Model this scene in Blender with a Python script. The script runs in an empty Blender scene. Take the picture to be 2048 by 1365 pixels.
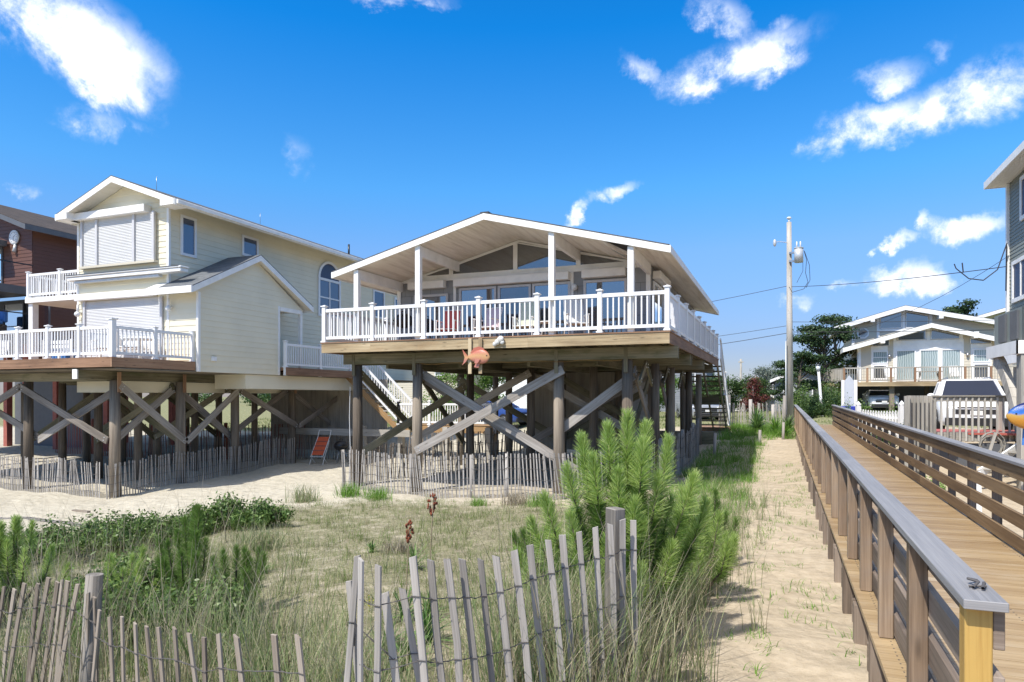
import bpy, math, random
import numpy as np
from mathutils import Vector, Matrix
R = math.radians
random.seed(7); NR = np.random.default_rng(11)
SC = bpy.context.scene; COL = SC.collection

# ------------------------------------------------------------------ camera
# world: x to the right along the house fronts, y towards the road, z = 0 at eye height
YAW = math.atan(539 / 1365)
cd = bpy.data.cameras.new('camera'); cam = bpy.data.objects.new('camera', cd); COL.objects.link(cam)
cam.location = (0, 0, 0); cam.rotation_euler = (R(90), 0, YAW)
cd.sensor_width = 36; cd.lens = 36 * 1365 / 2048; cd.shift_y = (794 - 682.5) / 2048
cd.clip_start = 0.05; cd.clip_end = 9000
SC.camera = cam

# ------------------------------------------------------------------ view, sun, sky
SC.view_settings.view_transform = 'Standard'; SC.view_settings.look = 'None'
SC.view_settings.exposure = 0.68; SC.view_settings.gamma = 1
LIGHT = Vector((0.28, 0.68, -1.0)).normalized()      # the way the sunlight travels
sl = bpy.data.lights.new('sun', 'SUN'); sl.energy = 3.6; sl.angle = R(0.53); sl.color = (1.0, 0.95, 0.87)
so = bpy.data.objects.new('sun', sl); COL.objects.link(so)
so.rotation_euler = LIGHT.to_track_quat('-Z', 'Y').to_euler()
EL = math.asin(-LIGHT.z)
W = bpy.data.worlds.new('World'); SC.world = W; W.use_nodes = True
wn = W.node_tree.nodes; wl = W.node_tree.links; wn.clear()
sky = wn.new('ShaderNodeTexSky'); sky.sky_type = 'NISHITA'; sky.sun_disc = False
sky.sun_elevation = EL; sky.sun_rotation = math.atan2(-LIGHT.x, -LIGHT.y) % (2 * math.pi)
sky.air_density = 1.0; sky.dust_density = 0.25; sky.ozone_density = 2.2; sky.altitude = 0
def wnode(t, **k):
    n = wn.new(t)
    for a, b in k.items():
        setattr(n, a, b)
    return n
def wm(op, a, b=None, c=None, clamp=False):
    n = wnode('ShaderNodeMath', operation=op, use_clamp=clamp)
    for i, v in enumerate((a, b, c)):
        if v is None: continue
        if isinstance(v, (int, float)): n.inputs[i].default_value = v
        else: wl.new(v, n.inputs[i])
    return n.outputs[0]
tc = wnode('ShaderNodeTexCoord'); sep = wnode('ShaderNodeSeparateXYZ'); wl.new(tc.outputs['Generated'], sep.inputs[0])
az = wm('MULTIPLY', wm('ARCTAN2', sep.outputs[0], sep.outputs[1]), 57.2958)
el = wm('MULTIPLY', wm('ARCSINE', sep.outputs[2]), 57.2958)
n1 = wnode('ShaderNodeTexNoise', noise_dimensions='3D'); n1.inputs['Scale'].default_value = 13; n1.inputs['Detail'].default_value = 9
n1.inputs['Roughness'].default_value = 0.62; n1.inputs['Distortion'].default_value = 0.25
n3 = wnode('ShaderNodeTexNoise', noise_dimensions='3D'); n3.inputs['Scale'].default_value = 34; n3.inputs['Detail'].default_value = 7; n3.inputs['Roughness'].default_value = .68; wl.new(tc.outputs['Generated'], n3.inputs['Vector'])
n2 = wnode('ShaderNodeTexNoise', noise_dimensions='3D'); n2.inputs['Scale'].default_value = 5.0; n2.inputs['Detail'].default_value = 3
for n in (n1, n2): wl.new(tc.outputs['Generated'], n.inputs['Vector'])
azw = wm('ADD', wm('ADD', az, wm('MULTIPLY', wm('SUBTRACT', n2.outputs[0], 0.5), 6.0)), wm('MULTIPLY', wm('SUBTRACT', n3.outputs[0], 0.5), 3.5))
elw = wm('ADD', el, wm('MULTIPLY', wm('SUBTRACT', n1.outputs[0], 0.5), 4.6))
# each soft puff of cloud: direction on the sky (azimuth, elevation), half widths, tilt (degrees) and weight
PUFFS = [(-56.8, 24.3, 4.11, 2.24, 0, 1),
    (-53.6, 23.6, 4.42, 2.49, -20, 1),
    (-51.9, 21.7, 2.73, 1.85, -20, 1),
    (-52.7, 18.8, 2.36, 0.9, 0, 0.5),
    (-50.3, 18.6, 0.65, 0.49, 0, 0.5),
    (-2.7, 24.9, 5.79, 1.36, 8, 1),
    (-4.4, 27.8, 2.27, 1.18, -20, 0.8),
    (-6.3, 24.1, 2.32, 0.94, 0, 0.8),
    (-11.1, 25.2, 1.82, 0.67, -30, 0.55),
    (1.0, 25.0, 2.12, 1.1, 0, 1),
    (13.6, 20.2, 3.1, 1.5, 15, 1),
    (10.5, 19.5, 3.19, 1.25, 10, 1),
    (6.1, 19.4, 3.5, 1.25, 15, 1),
    (3.1, 18.6, 1.88, 0.68, 20, 0.75),
    (8.1, 22.3, 1.71, 0.87, 0, 0.6),
    (-15.4, 15.4, 1.32, 0.58, 35, 0.8),
    (-13.2, 16.4, 2.25, 0.5, 15, 0.85),
    (11.9, 11.8, 2.14, 0.8, 0, 1),
    (9.8, 12.4, 0.61, 0.61, 0, 0.8),
    (8.4, 11.3, 0.94, 0.49, 0, 0.95),
    (8.9, 8.7, 2.08, 0.92, 5, 1),
    (4.8, 8.4, 1.07, 0.33, 0, 0.55),
    (1.5, 7.5, 0.88, 0.46, 0, 0.5),
    (-30.0, 29.8, 3.73, 0.5, 0, 0.6),
    (-38.6, 18.7, 0.85, 1.25, 0, 0.33),
    (-58.0, 13.7, 0.82, 0.45, 0, 0.5),
    (1.0, 26.9, 1.07, 0.67, 0, 0.45),
    (11.1, 23.3, 0.88, 0.59, 0, 0.4)]
dens = None
for (ca, ce, ra, re, tl, wt) in PUFFS:
    dx = wm('SUBTRACT', azw, ca); dy = wm('SUBTRACT', elw, ce)
    c_, s_ = math.cos(R(tl)), math.sin(R(tl))
    ux = wm('ADD', wm('MULTIPLY', dx, c_ / ra), wm('MULTIPLY', dy, s_ / ra))
    uy = wm('ADD', wm('MULTIPLY', dx, -s_ / re), wm('MULTIPLY', dy, c_ / re))
    rr = wm('SQRT', wm('ADD', wm('MULTIPLY', ux, ux), wm('MULTIPLY', uy, uy)))
    v = wm('MULTIPLY', wm('MULTIPLY', wm('SUBTRACT', 1.5, rr, clamp=True), 1.05), wt)
    dens = v if dens is None else wm('MAXIMUM', dens, v)
dd = wm('ADD', dens, wm('MULTIPLY', wm('SUBTRACT', n1.outputs[0], 0.52), wm('MULTIPLY', dens, 4.2)))
dd = wm('ADD', dd, wm('MULTIPLY', wm('SUBTRACT', n3.outputs[0], 0.5), wm('MULTIPLY', dens, 1.5)))
mr = wnode('ShaderNodeMapRange', interpolation_type='SMOOTHSTEP'); wl.new(dd, mr.inputs[0])
mr.inputs[1].default_value = 0.0; mr.inputs[2].default_value = 1.45
hs = wnode('ShaderNodeHueSaturation'); hs.inputs['Saturation'].default_value = 1.0; hs.inputs['Value'].default_value = 1.0
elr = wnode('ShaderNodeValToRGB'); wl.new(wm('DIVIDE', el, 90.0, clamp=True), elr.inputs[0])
ST = [(0, (0.306, 0.306, 0.411)), (0.042, (0.311, 0.339, 0.483)), (0.13, (0.389, 0.556, 0.75)), (0.185, (0.261, 0.656, 0.917)), (0.315, (0.033, 0.578, 1.023)), (0.345, (0.033, 0.556, 1.0)), (0.42, (2.05, 1.45, 1.0)), (1, (2.3, 1.55, 1.05))]  # upper stops lie above the view, warmed and brightened as added fill light
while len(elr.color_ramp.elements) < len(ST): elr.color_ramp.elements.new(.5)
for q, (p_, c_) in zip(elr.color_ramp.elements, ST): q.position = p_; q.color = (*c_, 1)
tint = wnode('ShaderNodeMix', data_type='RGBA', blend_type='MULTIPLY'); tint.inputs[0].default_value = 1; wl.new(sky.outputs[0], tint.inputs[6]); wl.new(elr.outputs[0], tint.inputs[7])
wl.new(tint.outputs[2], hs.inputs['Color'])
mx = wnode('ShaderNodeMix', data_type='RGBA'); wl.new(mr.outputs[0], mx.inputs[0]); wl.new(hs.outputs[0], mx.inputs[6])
cc = wnode('ShaderNodeValToRGB'); wl.new(wm('ADD', wm('MULTIPLY', n3.outputs[0], .5), wm('MULTIPLY', n1.outputs[0], .5)), cc.inputs[0])
cc.color_ramp.elements[0].position = .38; cc.color_ramp.elements[0].color = (.74, .79, .86, 1); cc.color_ramp.elements[1].position = .56; cc.color_ramp.elements[1].color = (1, 1, 1, 1)
cs = wnode('ShaderNodeMix', data_type='RGBA', blend_type='MULTIPLY'); cs.inputs[0].default_value = 1; wl.new(cc.outputs[0], cs.inputs[6]); cs.inputs[7].default_value = (5.9, 6.0, 6.3, 1); wl.new(cs.outputs[2], mx.inputs[7])
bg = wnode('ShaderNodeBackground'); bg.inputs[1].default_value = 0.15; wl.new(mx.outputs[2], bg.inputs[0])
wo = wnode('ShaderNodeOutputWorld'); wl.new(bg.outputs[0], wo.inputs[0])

# ------------------------------------------------------------------ materials
MATS = {}
class NT:
    def __init__(s, name):
        s.m = bpy.data.materials.new(name); s.m.use_nodes = True; s.n = s.m.node_tree.nodes; s.l = s.m.node_tree.links
        s.p = s.n['Principled BSDF']; s.out = s.n['Material Output']
        s.tc = s.n.new('ShaderNodeTexCoord')
        MATS[name] = s.m
    def node(s, t, **k):
        n = s.n.new(t)
        for a, b in k.items(): setattr(n, a, b)
        return n
    def math(s, op, a, b=0.0, clamp=False):
        n = s.node('ShaderNodeMath', operation=op, use_clamp=clamp)
        for i, v in enumerate((a, b)):
            if isinstance(v, (int, float)): n.inputs[i].default_value = v
            else: s.l.new(v, n.inputs[i])
        return n.outputs[0]
    def noise(s, vec, scale, detail=3, rough=0.55, stretch=None):
        if stretch:
            mp = s.node('ShaderNodeMapping'); mp.inputs['Scale'].default_value = stretch; s.l.new(vec, mp.inputs[0]); vec = mp.outputs[0]
        n = s.node('ShaderNodeTexNoise'); n.inputs['Scale'].default_value = scale; n.inputs['Detail'].default_value = detail
        n.inputs['Roughness'].default_value = rough; s.l.new(vec, n.inputs['Vector']); return n.outputs[0]
    def ramp(s, fac, stops):
        r = s.node('ShaderNodeValToRGB'); e = r.color_ramp.elements
        while len(e) < len(stops): e.new(0.5)
        for q, (p, c) in zip(e, stops): q.position = p; q.color = (*c, 1)
        s.l.new(fac, r.inputs[0]); return r.outputs[0]
    def mix(s, fac, a, b, mode='MIX'):
        n = s.node('ShaderNodeMix', data_type='RGBA', blend_type=mode)
        if isinstance(fac, (int, float)): n.inputs[0].default_value = fac
        else: s.l.new(fac, n.inputs[0])
        for i, v in ((6, a), (7, b)):
            if isinstance(v, tuple): n.inputs[i].default_value = (*v, 1)
            else: s.l.new(v, n.inputs[i])
        return n.outputs[2]
    def bump(s, h, strength=0.3, dist=0.02):
        b = s.node('ShaderNodeBump'); b.inputs['Strength'].default_value = strength; b.inputs['Distance'].default_value = dist
        s.l.new(h, b.inputs['Height']); s.l.new(b.outputs[0], s.p.inputs['Normal'])
    def base(s, c):
        if isinstance(c, tuple): s.p.inputs['Base Color'].default_value = (*c, 1)
        else: s.l.new(c, s.p.inputs['Base Color'])
    def rough(s, v): s.p.inputs['Roughness'].default_value = v

def plain(name, c, rough=0.6, var=0.12, scale=6, metal=0.0, bump=0.0):
    t = NT(name)
    n = t.noise(t.tc.outputs['Object'], scale, 4)
    t.base(t.ramp(n, [(0.3, tuple(x * (1 - var) for x in c)), (0.7, tuple(min(1, x * (1 + var * 0.6)) for x in c))]))
    t.rough(rough); t.p.inputs['Metallic'].default_value = metal
    if bump: t.bump(t.noise(t.tc.outputs['Object'], scale * 12, 2), bump, 0.01)
    return t.m
def wood(name, dark, mid, light, rough=0.75, grain=22, stretch=0.7, var=0.5, knots=True, tint=None, bump=0.25):
    t = NT(name); uv = t.tc.outputs['UV']
    g = t.noise(uv, 1.0, 5, 0.65, (stretch, grain, 1))
    big = t.noise(uv, 1.0, 2, 0.5, (0.35, 1.1, 1))
    oi = t.node('ShaderNodeObjectInfo')
    g2 = t.noise(uv, 1.0, 4, 0.7, (1.6, grain * 4.5, 1))
    f = t.math('ADD', t.math('ADD', t.math('MULTIPLY', g, 0.45), t.math('MULTIPLY', g2, 0.34)), t.math('MULTIPLY', big, var))
    f = t.math('SUBTRACT', f, 0.02 + (var - .5) * .5)
    f = t.math('ADD', f, t.math('MULTIPLY', t.math('SUBTRACT', oi.outputs['Random'], 0.5), 0.16))
    f = t.math('SUBTRACT', f, 0.12)
    c = t.ramp(f, [(0.34, dark), (0.5, mid), (0.66, light)])
    if knots:
        v = t.node('ShaderNodeTexVoronoi'); mp = t.node('ShaderNodeMapping'); mp.inputs['Scale'].default_value = (1.9, 8, 1)
        t.l.new(uv, mp.inputs[0]); t.l.new(mp.outputs[0], v.inputs['Vector']); v.inputs['Scale'].default_value = 1
        k = t.ramp(v.outputs['Distance'], [(0.05, (1, 1, 1)), (0.17, (0, 0, 0))])
        c = t.mix(t.math('MULTIPLY', k, 0.7), c, tuple(x * 0.45 for x in dark))
    if tint:     # patches of algae or stain, with a shape of their own
        q = t.ramp(t.noise(uv, 1.0, 4, 0.6, (0.9, 2.5, 1)), [(0.52, (0, 0, 0)), (0.68, (1, 1, 1))])
        c = t.mix(t.math('MULTIPLY', q, 0.6), c, tint)
    t.base(c); t.rough(rough); t.bump(g, bump, 0.006)
    return t.m

wood('post_wood', (0.07, 0.062, 0.054), (0.15, 0.135, 0.118), (0.27, 0.245, 0.215), 0.9, 24, 0.8, 0.6)
wood('weathered_picket', (0.17, 0.157, 0.142), (0.33, 0.305, 0.278), (0.47, 0.44, 0.405), 0.85, 30, 1.2, 0.6, False)
wood('tan_picket', (0.13, 0.103, 0.08), (0.26, 0.215, 0.172), (0.39, 0.335, 0.275), 0.85, 30, 1.2, 0.6, False)
wood('red_picket', (0.14, 0.035, 0.02), (0.25, 0.07, 0.045), (0.34, 0.12, 0.08), 0.85, 30, 1.2, 0.5, False)
wood('piling_wood', (0.075, 0.058, 0.042), (0.175, 0.14, 0.105), (0.32, 0.268, 0.205), 0.9, 16, 0.6, 0.5, False)
wood('brace_wood', (0.13, 0.11, 0.09), (0.25, 0.22, 0.19), (0.42, 0.39, 0.35), 0.85, 18, 0.8, 0.6)
wood('beam_wood', (0.07, 0.062, 0.035), (0.16, 0.14, 0.085), (0.28, 0.25, 0.17), 0.85, 18, 0.6, 0.6, True, (0.05, 0.07, 0.02))
wood('fascia_wood', (0.22, 0.155, 0.085), (0.44, 0.34, 0.20), (0.60, 0.49, 0.32), 0.75, 18, 0.7, 0.6, True, (0.34, 0.22, 0.11))
wood('brown_fascia', (0.16, 0.085, 0.045), (0.29, 0.165, 0.095), (0.40, 0.25, 0.15), 0.7, 18, 0.7, 0.5)
wood('boardwalk_wood', (0.12, 0.08, 0.052), (0.225, 0.16, 0.108), (0.36, 0.27, 0.19), 0.6, 20, 0.8, 0.6, True, None, 0.35)
wood('walk_plank', (0.17, 0.11, 0.055), (0.30, 0.205, 0.105), (0.44, 0.33, 0.19), 0.45, 26, 0.9, 0.45, False, (0.44, 0.36, 0.25), 0.4)
wood('rail_board', (0.09, 0.068, 0.052), (0.19, 0.145, 0.11), (0.31, 0.25, 0.20), 0.7, 18, 0.6, 0.6, True, None, 0.4)
wood('warm_rail_board', (0.085, 0.05, 0.024), (0.165, 0.105, 0.052), (0.27, 0.185, 0.10), 0.6, 18, 0.6, 0.5, True, None, 0.3)
wood('end_post_wood', (0.17, 0.085, 0.02), (0.36, 0.20, 0.045), (0.50, 0.32, 0.09), 0.6, 14, 0.5, 0.6, True, None, 0.3)
wood('cap_rail', (0.155, 0.155, 0.16), (0.235, 0.232, 0.238), (0.33, 0.325, 0.325), 0.55, 40, 0.9, 0.3, False)
wood('grey_plank', (0.18, 0.165, 0.145), (0.34, 0.32, 0.28), (0.50, 0.47, 0.42), 0.85, 18, 0.6, 0.6)
wood('storage_board', (0.20, 0.175, 0.14), (0.33, 0.29, 0.235), (0.44, 0.39, 0.32), 0.9, 10, 0.6, 0.4, False)
wood('stair_wood', (0.20, 0.12, 0.05), (0.36, 0.22, 0.10), (0.46, 0.31, 0.16), 0.75, 18, 0.6, 0.4, False)
plain('white_vinyl', (0.80, 0.80, 0.80), 0.35, 0.03, 3)
plain('white_paint', (0.83, 0.825, 0.80), 0.55, 0.09, 3)
plain('shutter_white', (0.62, 0.62, 0.61), 0.5, 0.04, 2)
plain('grey_trim', (0.55, 0.55, 0.56), 0.5, 0.06, 4)
plain('cream_siding', (0.77, 0.71, 0.54), 0.6, 0.07, 0.8)
plain('beige_siding', (0.58, 0.53, 0.42), 0.6, 0.04, 1.2)
plain('brown_siding', (0.115, 0.05, 0.035), 0.6, 0.08, 1.5)
plain('green_grey_siding', (0.23, 0.25, 0.22), 0.6, 0.06, 1.5)
plain('slate_siding', (0.22, 0.235, 0.26), 0.6, 0.06, 1.5)
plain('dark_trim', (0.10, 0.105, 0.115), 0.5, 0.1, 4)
plain('black_metal', (0.018, 0.018, 0.02), 0.35, 0.2, 9)
plain('black_plastic', (0.02, 0.02, 0.022), 0.6, 0.2, 9)
plain('underfloor', (0.18, 0.15, 0.11), 0.9, 0.25, 2)
plain('steel', (0.42, 0.43, 0.45), 0.35, 0.15, 12, 0.9)
plain('galvanized', (0.55, 0.57, 0.58), 0.45, 0.1, 8, 0.3)
plain('rubber', (0.015, 0.015, 0.016), 0.8, 0.2, 12)
plain('cable', (0.03, 0.03, 0.035), 0.6, 0.1, 5)
plain('fence_wire', (0.12, 0.11, 0.105), 0.6, 0.2, 9, 0.3)
plain('red_fabric', (0.72, 0.13, 0.10), 0.8, 0.08, 8)
plain('orange_fabric', (0.62, 0.11, 0.04), 0.8, 0.12, 8)
plain('pink_fabric', (0.60, 0.48, 0.52), 0.8, 0.06, 8)
plain('pale_green_fabric', (0.55, 0.58, 0.46), 0.8, 0.06, 8)
plain('blue_fabric', (0.06, 0.20, 0.52), 0.7, 0.15, 5)
plain('royal_blue_fabric', (0.02, 0.04, 0.36), 0.6, 0.2, 7)
plain('white_fabric', (0.74, 0.74, 0.72), 0.8, 0.05, 8)
plain('red_deck_paint', (0.42, 0.10, 0.075), 0.6, 0.1, 3)
plain('brick_red', (0.36, 0.11, 0.08), 0.8, 0.15, 6)
plain('asphalt', (0.10, 0.10, 0.10), 0.9, 0.15, 2)
plain('lamp_glass', (0.75, 0.77, 0.78), 0.15, 0.05, 5)
plain('shell_white', (0.72, 0.71, 0.68), 0.5, 0.25, 25, 0, 0.6)
plain('car_white', (0.80, 0.81, 0.83), 0.22, 0.02, 1)
plain('car_blue', (0.03, 0.07, 0.25), 0.2, 0.05, 1)
plain('car_silver', (0.42, 0.44, 0.47), 0.25, 0.04, 1, 0.4)
plain('plate_white', (0.75, 0.75, 0.74), 0.4, 0.05, 30)
plain('soil_dark', (0.12, 0.10, 0.08), 0.9, 0.3, 4)
plain('bark', (0.12, 0.095, 0.075), 0.95, 0.4, 8, 0, 0.6)
plain('grey_bark', (0.22, 0.20, 0.18), 0.95, 0.35, 8, 0, 0.6)
plain('straw_stem', (0.30, 0.24, 0.15), 0.9, 0.2, 8)
plain('rust_seed', (0.20, 0.055, 0.025), 0.9, 0.3, 40)
plain('teal_hose', (0.02, 0.35, 0.27), 0.5, 0.1, 5)
plain('hose_grey', (0.30, 0.28, 0.24), 0.6, 0.2, 5)
plain('lavender_board', (0.50, 0.54, 0.60), 0.6, 0.05, 3)

def glassy(name, tintc=(0.02, 0.025, 0.035), refl=0.42, rough=0.03, curtains=False, fm=0.9):
    t = NT(name)
    t.rough(0.6)
    if curtains:
        w = t.node('ShaderNodeTexWave', wave_type='BANDS', bands_direction='X'); w.inputs['Scale'].default_value = 2.3
        w.inputs['Distortion'].default_value = 2.5; w.inputs['Detail'].default_value = 1
        t.l.new(t.tc.outputs['Object'], w.inputs['Vector'])
        t.base(t.ramp(w.outputs[0], [(0.1, (0.20, 0.26, 0.26)), (0.7, (0.42, 0.50, 0.49))]))
    else: t.base(tintc)
    g = t.node('ShaderNodeBsdfGlossy'); g.inputs['Roughness'].default_value = rough; g.inputs['Color'].default_value = (0.92, 0.96, 1, 1)
    fr = t.node('ShaderNodeFresnel'); fr.inputs['IOR'].default_value = 1.5
    b = t.node('ShaderNodeBump'); b.inputs['Strength'].default_value = 0.06; b.inputs['Distance'].default_value = 0.05
    t.l.new(t.noise(t.tc.outputs['Object'], 0.9, 1), b.inputs['Height']); t.l.new(b.outputs[0], g.inputs['Normal'])
    f = t.math('ADD', t.math('MULTIPLY', fr.outputs[0], fm), refl, True)
    ms = t.node('ShaderNodeMixShader'); t.l.new(f, ms.inputs[0]); t.l.new(t.p.outputs[0], ms.inputs[1]); t.l.new(g.outputs[0], ms.inputs[2])
    t.l.new(ms.outputs[0], t.out.inputs[0]); return t.m
glassy('window_glass', (0.02, 0.022, 0.028), refl=0.22, fm=.6); glassy('transom_glass', (0.02, 0.022, 0.024), refl=0.16, fm=.5); glassy('dark_glass', (0.01, 0.012, 0.02), 0.12); glassy('curtain_glass', refl=0.10, curtains=True)
glassy('car_glass', (0.006, 0.012, 0.035), 0.0, fm=.25); glassy('violet_glass', (0.025, 0.035, 0.085), 0.03, fm=0.12)

def shingle(name, a, b, sx=3.3, sy=7.0):
    t = NT(name); uv = t.tc.outputs['UV']
    br = t.node('ShaderNodeTexBrick'); br.inputs['Scale'].default_value = 1.0; br.inputs['Mortar Size'].default_value = 0.008
    br.inputs['Brick Width'].default_value = 1 / sx; br.inputs['Row Height'].default_value = 1 / sy
    br.inputs['Color1'].default_value = (*a, 1); br.inputs['Color2'].default_value = (*b, 1); br.inputs['Mortar'].default_value = (*[x * 0.5 for x in a], 1)
    t.l.new(uv, br.inputs['Vector'])
    n = t.noise(uv, 2.0, 5)
    t.base(t.mix(0.35, br.outputs[0], t.ramp(n, [(0.3, tuple(x * 0.7 for x in a)), (0.7, b)]))); t.rough(0.9)
    t.bump(br.outputs['Fac'], -0.4, 0.01); return t.m
shingle('roof_shingle', (0.055, 0.058, 0.062), (0.13, 0.13, 0.135)); shingle('brown_roof', (0.035, 0.028, 0.024), (0.085, 0.065, 0.055))
shingle('pale_roof', (0.10, 0.11, 0.12), (0.17, 0.18, 0.19))
shingle('grey_shingle_wall', (0.27, 0.28, 0.29), (0.33, 0.34, 0.35), 2.2, 2.2)

def soffit(name, c, groove=0.2, stain=(0.30, 0.24, 0.17)):
    t = NT(name); uv = t.tc.outputs['UV']
    w = t.node('ShaderNodeTexWave', wave_type='BANDS', bands_direction='Y', wave_profile='SAW'); w.inputs['Scale'].default_value = 1 / groove / 2 / math.pi * 3.14159
    t.l.new(uv, w.inputs['Vector'])
    gr = t.ramp(w.outputs[0], [(0.0, (0, 0, 0)), (0.05, (1, 1, 1))])
    st = t.ramp(t.noise(uv, 1.0, 5, 0.6, (0.5, 5, 1)), [(0.46, (0, 0, 0)), (0.72, (1, 1, 1))])
    t.base(t.mix(t.math('MULTIPLY', st, 0.45), c, stain)); t.rough(0.7); t.bump(gr, 0.8, 0.02); return t.m
soffit('stained_soffit', (0.86, 0.82, 0.75)); soffit('clean_soffit', (0.72, 0.70, 0.64), 0.3, (0.6, 0.58, 0.5))

def foliage(name, stops, trans=0.25, rough=0.55, vary=0.0):
    t = NT(name); g = t.node('ShaderNodeNewGeometry')
    f = t.math('ADD', t.math('MULTIPLY', g.outputs['Random Per Island'], 0.65), t.math('MULTIPLY', t.noise(t.tc.outputs['Object'], 1.6, 3), 0.5))
    f = t.math('SUBTRACT', f, 0.08)
    c = t.ramp(f, stops); t.base(c); t.rough(rough)
    t.p.inputs['Specular IOR Level'].default_value = 0.35
    tr = t.node('ShaderNodeBsdfTranslucent'); t.l.new(c, tr.inputs[0])
    ms = t.node('ShaderNodeMixShader'); ms.inputs[0].default_value = trans
    t.l.new(t.p.outputs[0], ms.inputs[1]); t.l.new(tr.outputs[0], ms.inputs[2]); t.l.new(ms.outputs[0], t.out.inputs[0]); return t.m
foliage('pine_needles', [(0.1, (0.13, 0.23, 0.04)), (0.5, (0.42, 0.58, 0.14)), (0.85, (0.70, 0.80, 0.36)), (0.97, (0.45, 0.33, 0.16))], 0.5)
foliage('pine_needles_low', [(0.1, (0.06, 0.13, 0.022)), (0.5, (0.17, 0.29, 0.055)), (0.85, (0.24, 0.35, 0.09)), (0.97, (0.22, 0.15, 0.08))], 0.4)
foliage('shrub_leaf', [(0.1, (0.04, 0.085, 0.018)), (0.5, (0.10, 0.175, 0.04)), (0.9, (0.24, 0.34, 0.10))], 0.3, 0.4)
foliage('dune_grass', [(0.1, (0.10, 0.16, 0.05)), (0.38, (0.21, 0.28, 0.11)), (0.58, (0.34, 0.36, 0.19)), (0.75, (0.46, 0.40, 0.27))], 0.3)
foliage('dry_grass', [(0.1, (0.16, 0.13, 0.09)), (0.45, (0.30, 0.26, 0.18)), (0.85, (0.46, 0.41, 0.31))], 0.25)
foliage('short_grass', [(0.1, (0.09, 0.15, 0.03)), (0.5, (0.19, 0.25, 0.07)), (0.9, (0.34, 0.33, 0.17))], 0.3)
foliage('yucca_leaf', [(0.1, (0.05, 0.12, 0.035)), (0.5, (0.11, 0.22, 0.05)), (0.9, (0.26, 0.36, 0.12))], 0.2, 0.45)
foliage('bright_leaf', [(0.1, (0.08, 0.19, 0.02)), (0.5, (0.15, 0.31, 0.04)), (0.9, (0.30, 0.46, 0.10))], 0.35)
foliage('tree_leaf', [(0.1, (0.02, 0.05, 0.012)), (0.5, (0.05, 0.10, 0.025)), (0.9, (0.12, 0.19, 0.05))], 0.25)
foliage('light_tree_leaf', [(0.1, (0.06, 0.12, 0.02)), (0.5, (0.12, 0.22, 0.04)), (0.9, (0.25, 0.36, 0.09))], 0.3)
foliage('grey_tree_leaf', [(0.1, (0.10, 0.13, 0.10)), (0.5, (0.17, 0.21, 0.17)), (0.9, (0.26, 0.30, 0.24))], 0.25)
foliage('dark_pine_leaf', [(0.1, (0.012, 0.03, 0.012)), (0.5, (0.03, 0.065, 0.02)), (0.9, (0.07, 0.12, 0.035))], 0.15)
foliage('red_leaf', [(0.1, (0.05, 0.012, 0.015)), (0.5, (0.12, 0.028, 0.025)), (0.9, (0.16, 0.06, 0.03))], 0.25)
foliage('yellow_leaf', [(0.1, (0.30, 0.30, 0.03)), (0.9, (0.6, 0.5, 0.06))], 0.25)

# sand: pale and trampled by the houses, warmer on the path, with a crust of moss and litter on the dune
t = NT('sand'); oc = t.tc.outputs['Object']; sp = t.node('ShaderNodeSeparateXYZ'); t.l.new(oc, sp.inputs[0])
fine = t.noise(oc, 260, 2, 0.7); mid = t.noise(oc, 7, 5, 0.62); big = t.noise(oc, 0.8, 4, 0.6); foot = t.noise(oc, 3.3, 2, 0.4)
c = t.ramp(t.math('ADD', t.math('MULTIPLY', mid, 0.6), t.math('MULTIPLY', fine, 0.4)), [(0.3, (0.36, 0.295, 0.21)), (0.55, (0.485, 0.41, 0.305)), (0.75, (0.56, 0.485, 0.375))])
pale = t.math('MULTIPLY', t.math('SUBTRACT', -2.0, sp.outputs[0]), 0.12, True)
c = t.mix(pale, c, t.ramp(t.math('ADD', t.math('MULTIPLY', mid, 0.6), t.math('MULTIPLY', fine, 0.4)), [(0.3, (0.39, 0.36, 0.28)), (0.6, (0.53, 0.49, 0.40)), (0.8, (0.60, 0.56, 0.47))]))
# where the crust grows: the dune in front of the fences
wob = t.math('MULTIPLY', t.math('SUBTRACT', big, 0.5), 3.0)
xx = t.math('ADD', sp.outputs[0], wob); yy = t.math('ADD', sp.outputs[1], wob)
def ramp01(v, w): return t.math('DIVIDE', v, w, True)
e1 = ramp01(t.math('SUBTRACT', 15.3, yy), 1.0); e2 = ramp01(t.math('ADD', t.math('MULTIPLY', xx, 1.05), t.math('SUBTRACT', 26.0, yy)), 1.2); e3 = ramp01(t.math('SUBTRACT', -1.1, xx), 0.8)
region = t.math('MULTIPLY', e1, t.math('MULTIPLY', e2, e3))
lit = t.ramp(t.noise(oc, 2.6, 6, 0.72), [(0.28, (0, 0, 0)), (0.49, (1, 1, 1))])
lc = t.ramp(t.noise(oc, 23, 4, 0.7), [(0.3, (0.09, 0.095, 0.045)), (0.5, (0.20, 0.19, 0.11)), (0.7, (0.36, 0.325, 0.235))])
c = t.mix(t.math('MULTIPLY', t.math('MULTIPLY', region, lit), 0.9), c, lc)
yard = t.math('DIVIDE', t.math('SUBTRACT', sp.outputs[1], 36.0), 3.0, True)
c = t.mix(yard, c, t.ramp(mid, [(0.3, (0.12, 0.15, 0.05)), (0.7, (0.34, 0.31, 0.20))]))
t.base(c); t.rough(0.95); t.p.inputs['Specular IOR Level'].default_value = 0.1
vo = t.node('ShaderNodeTexVoronoi', feature='SMOOTH_F1'); vo.inputs['Scale'].default_value = 2.6; t.l.new(oc, vo.inputs['Vector'])
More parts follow.
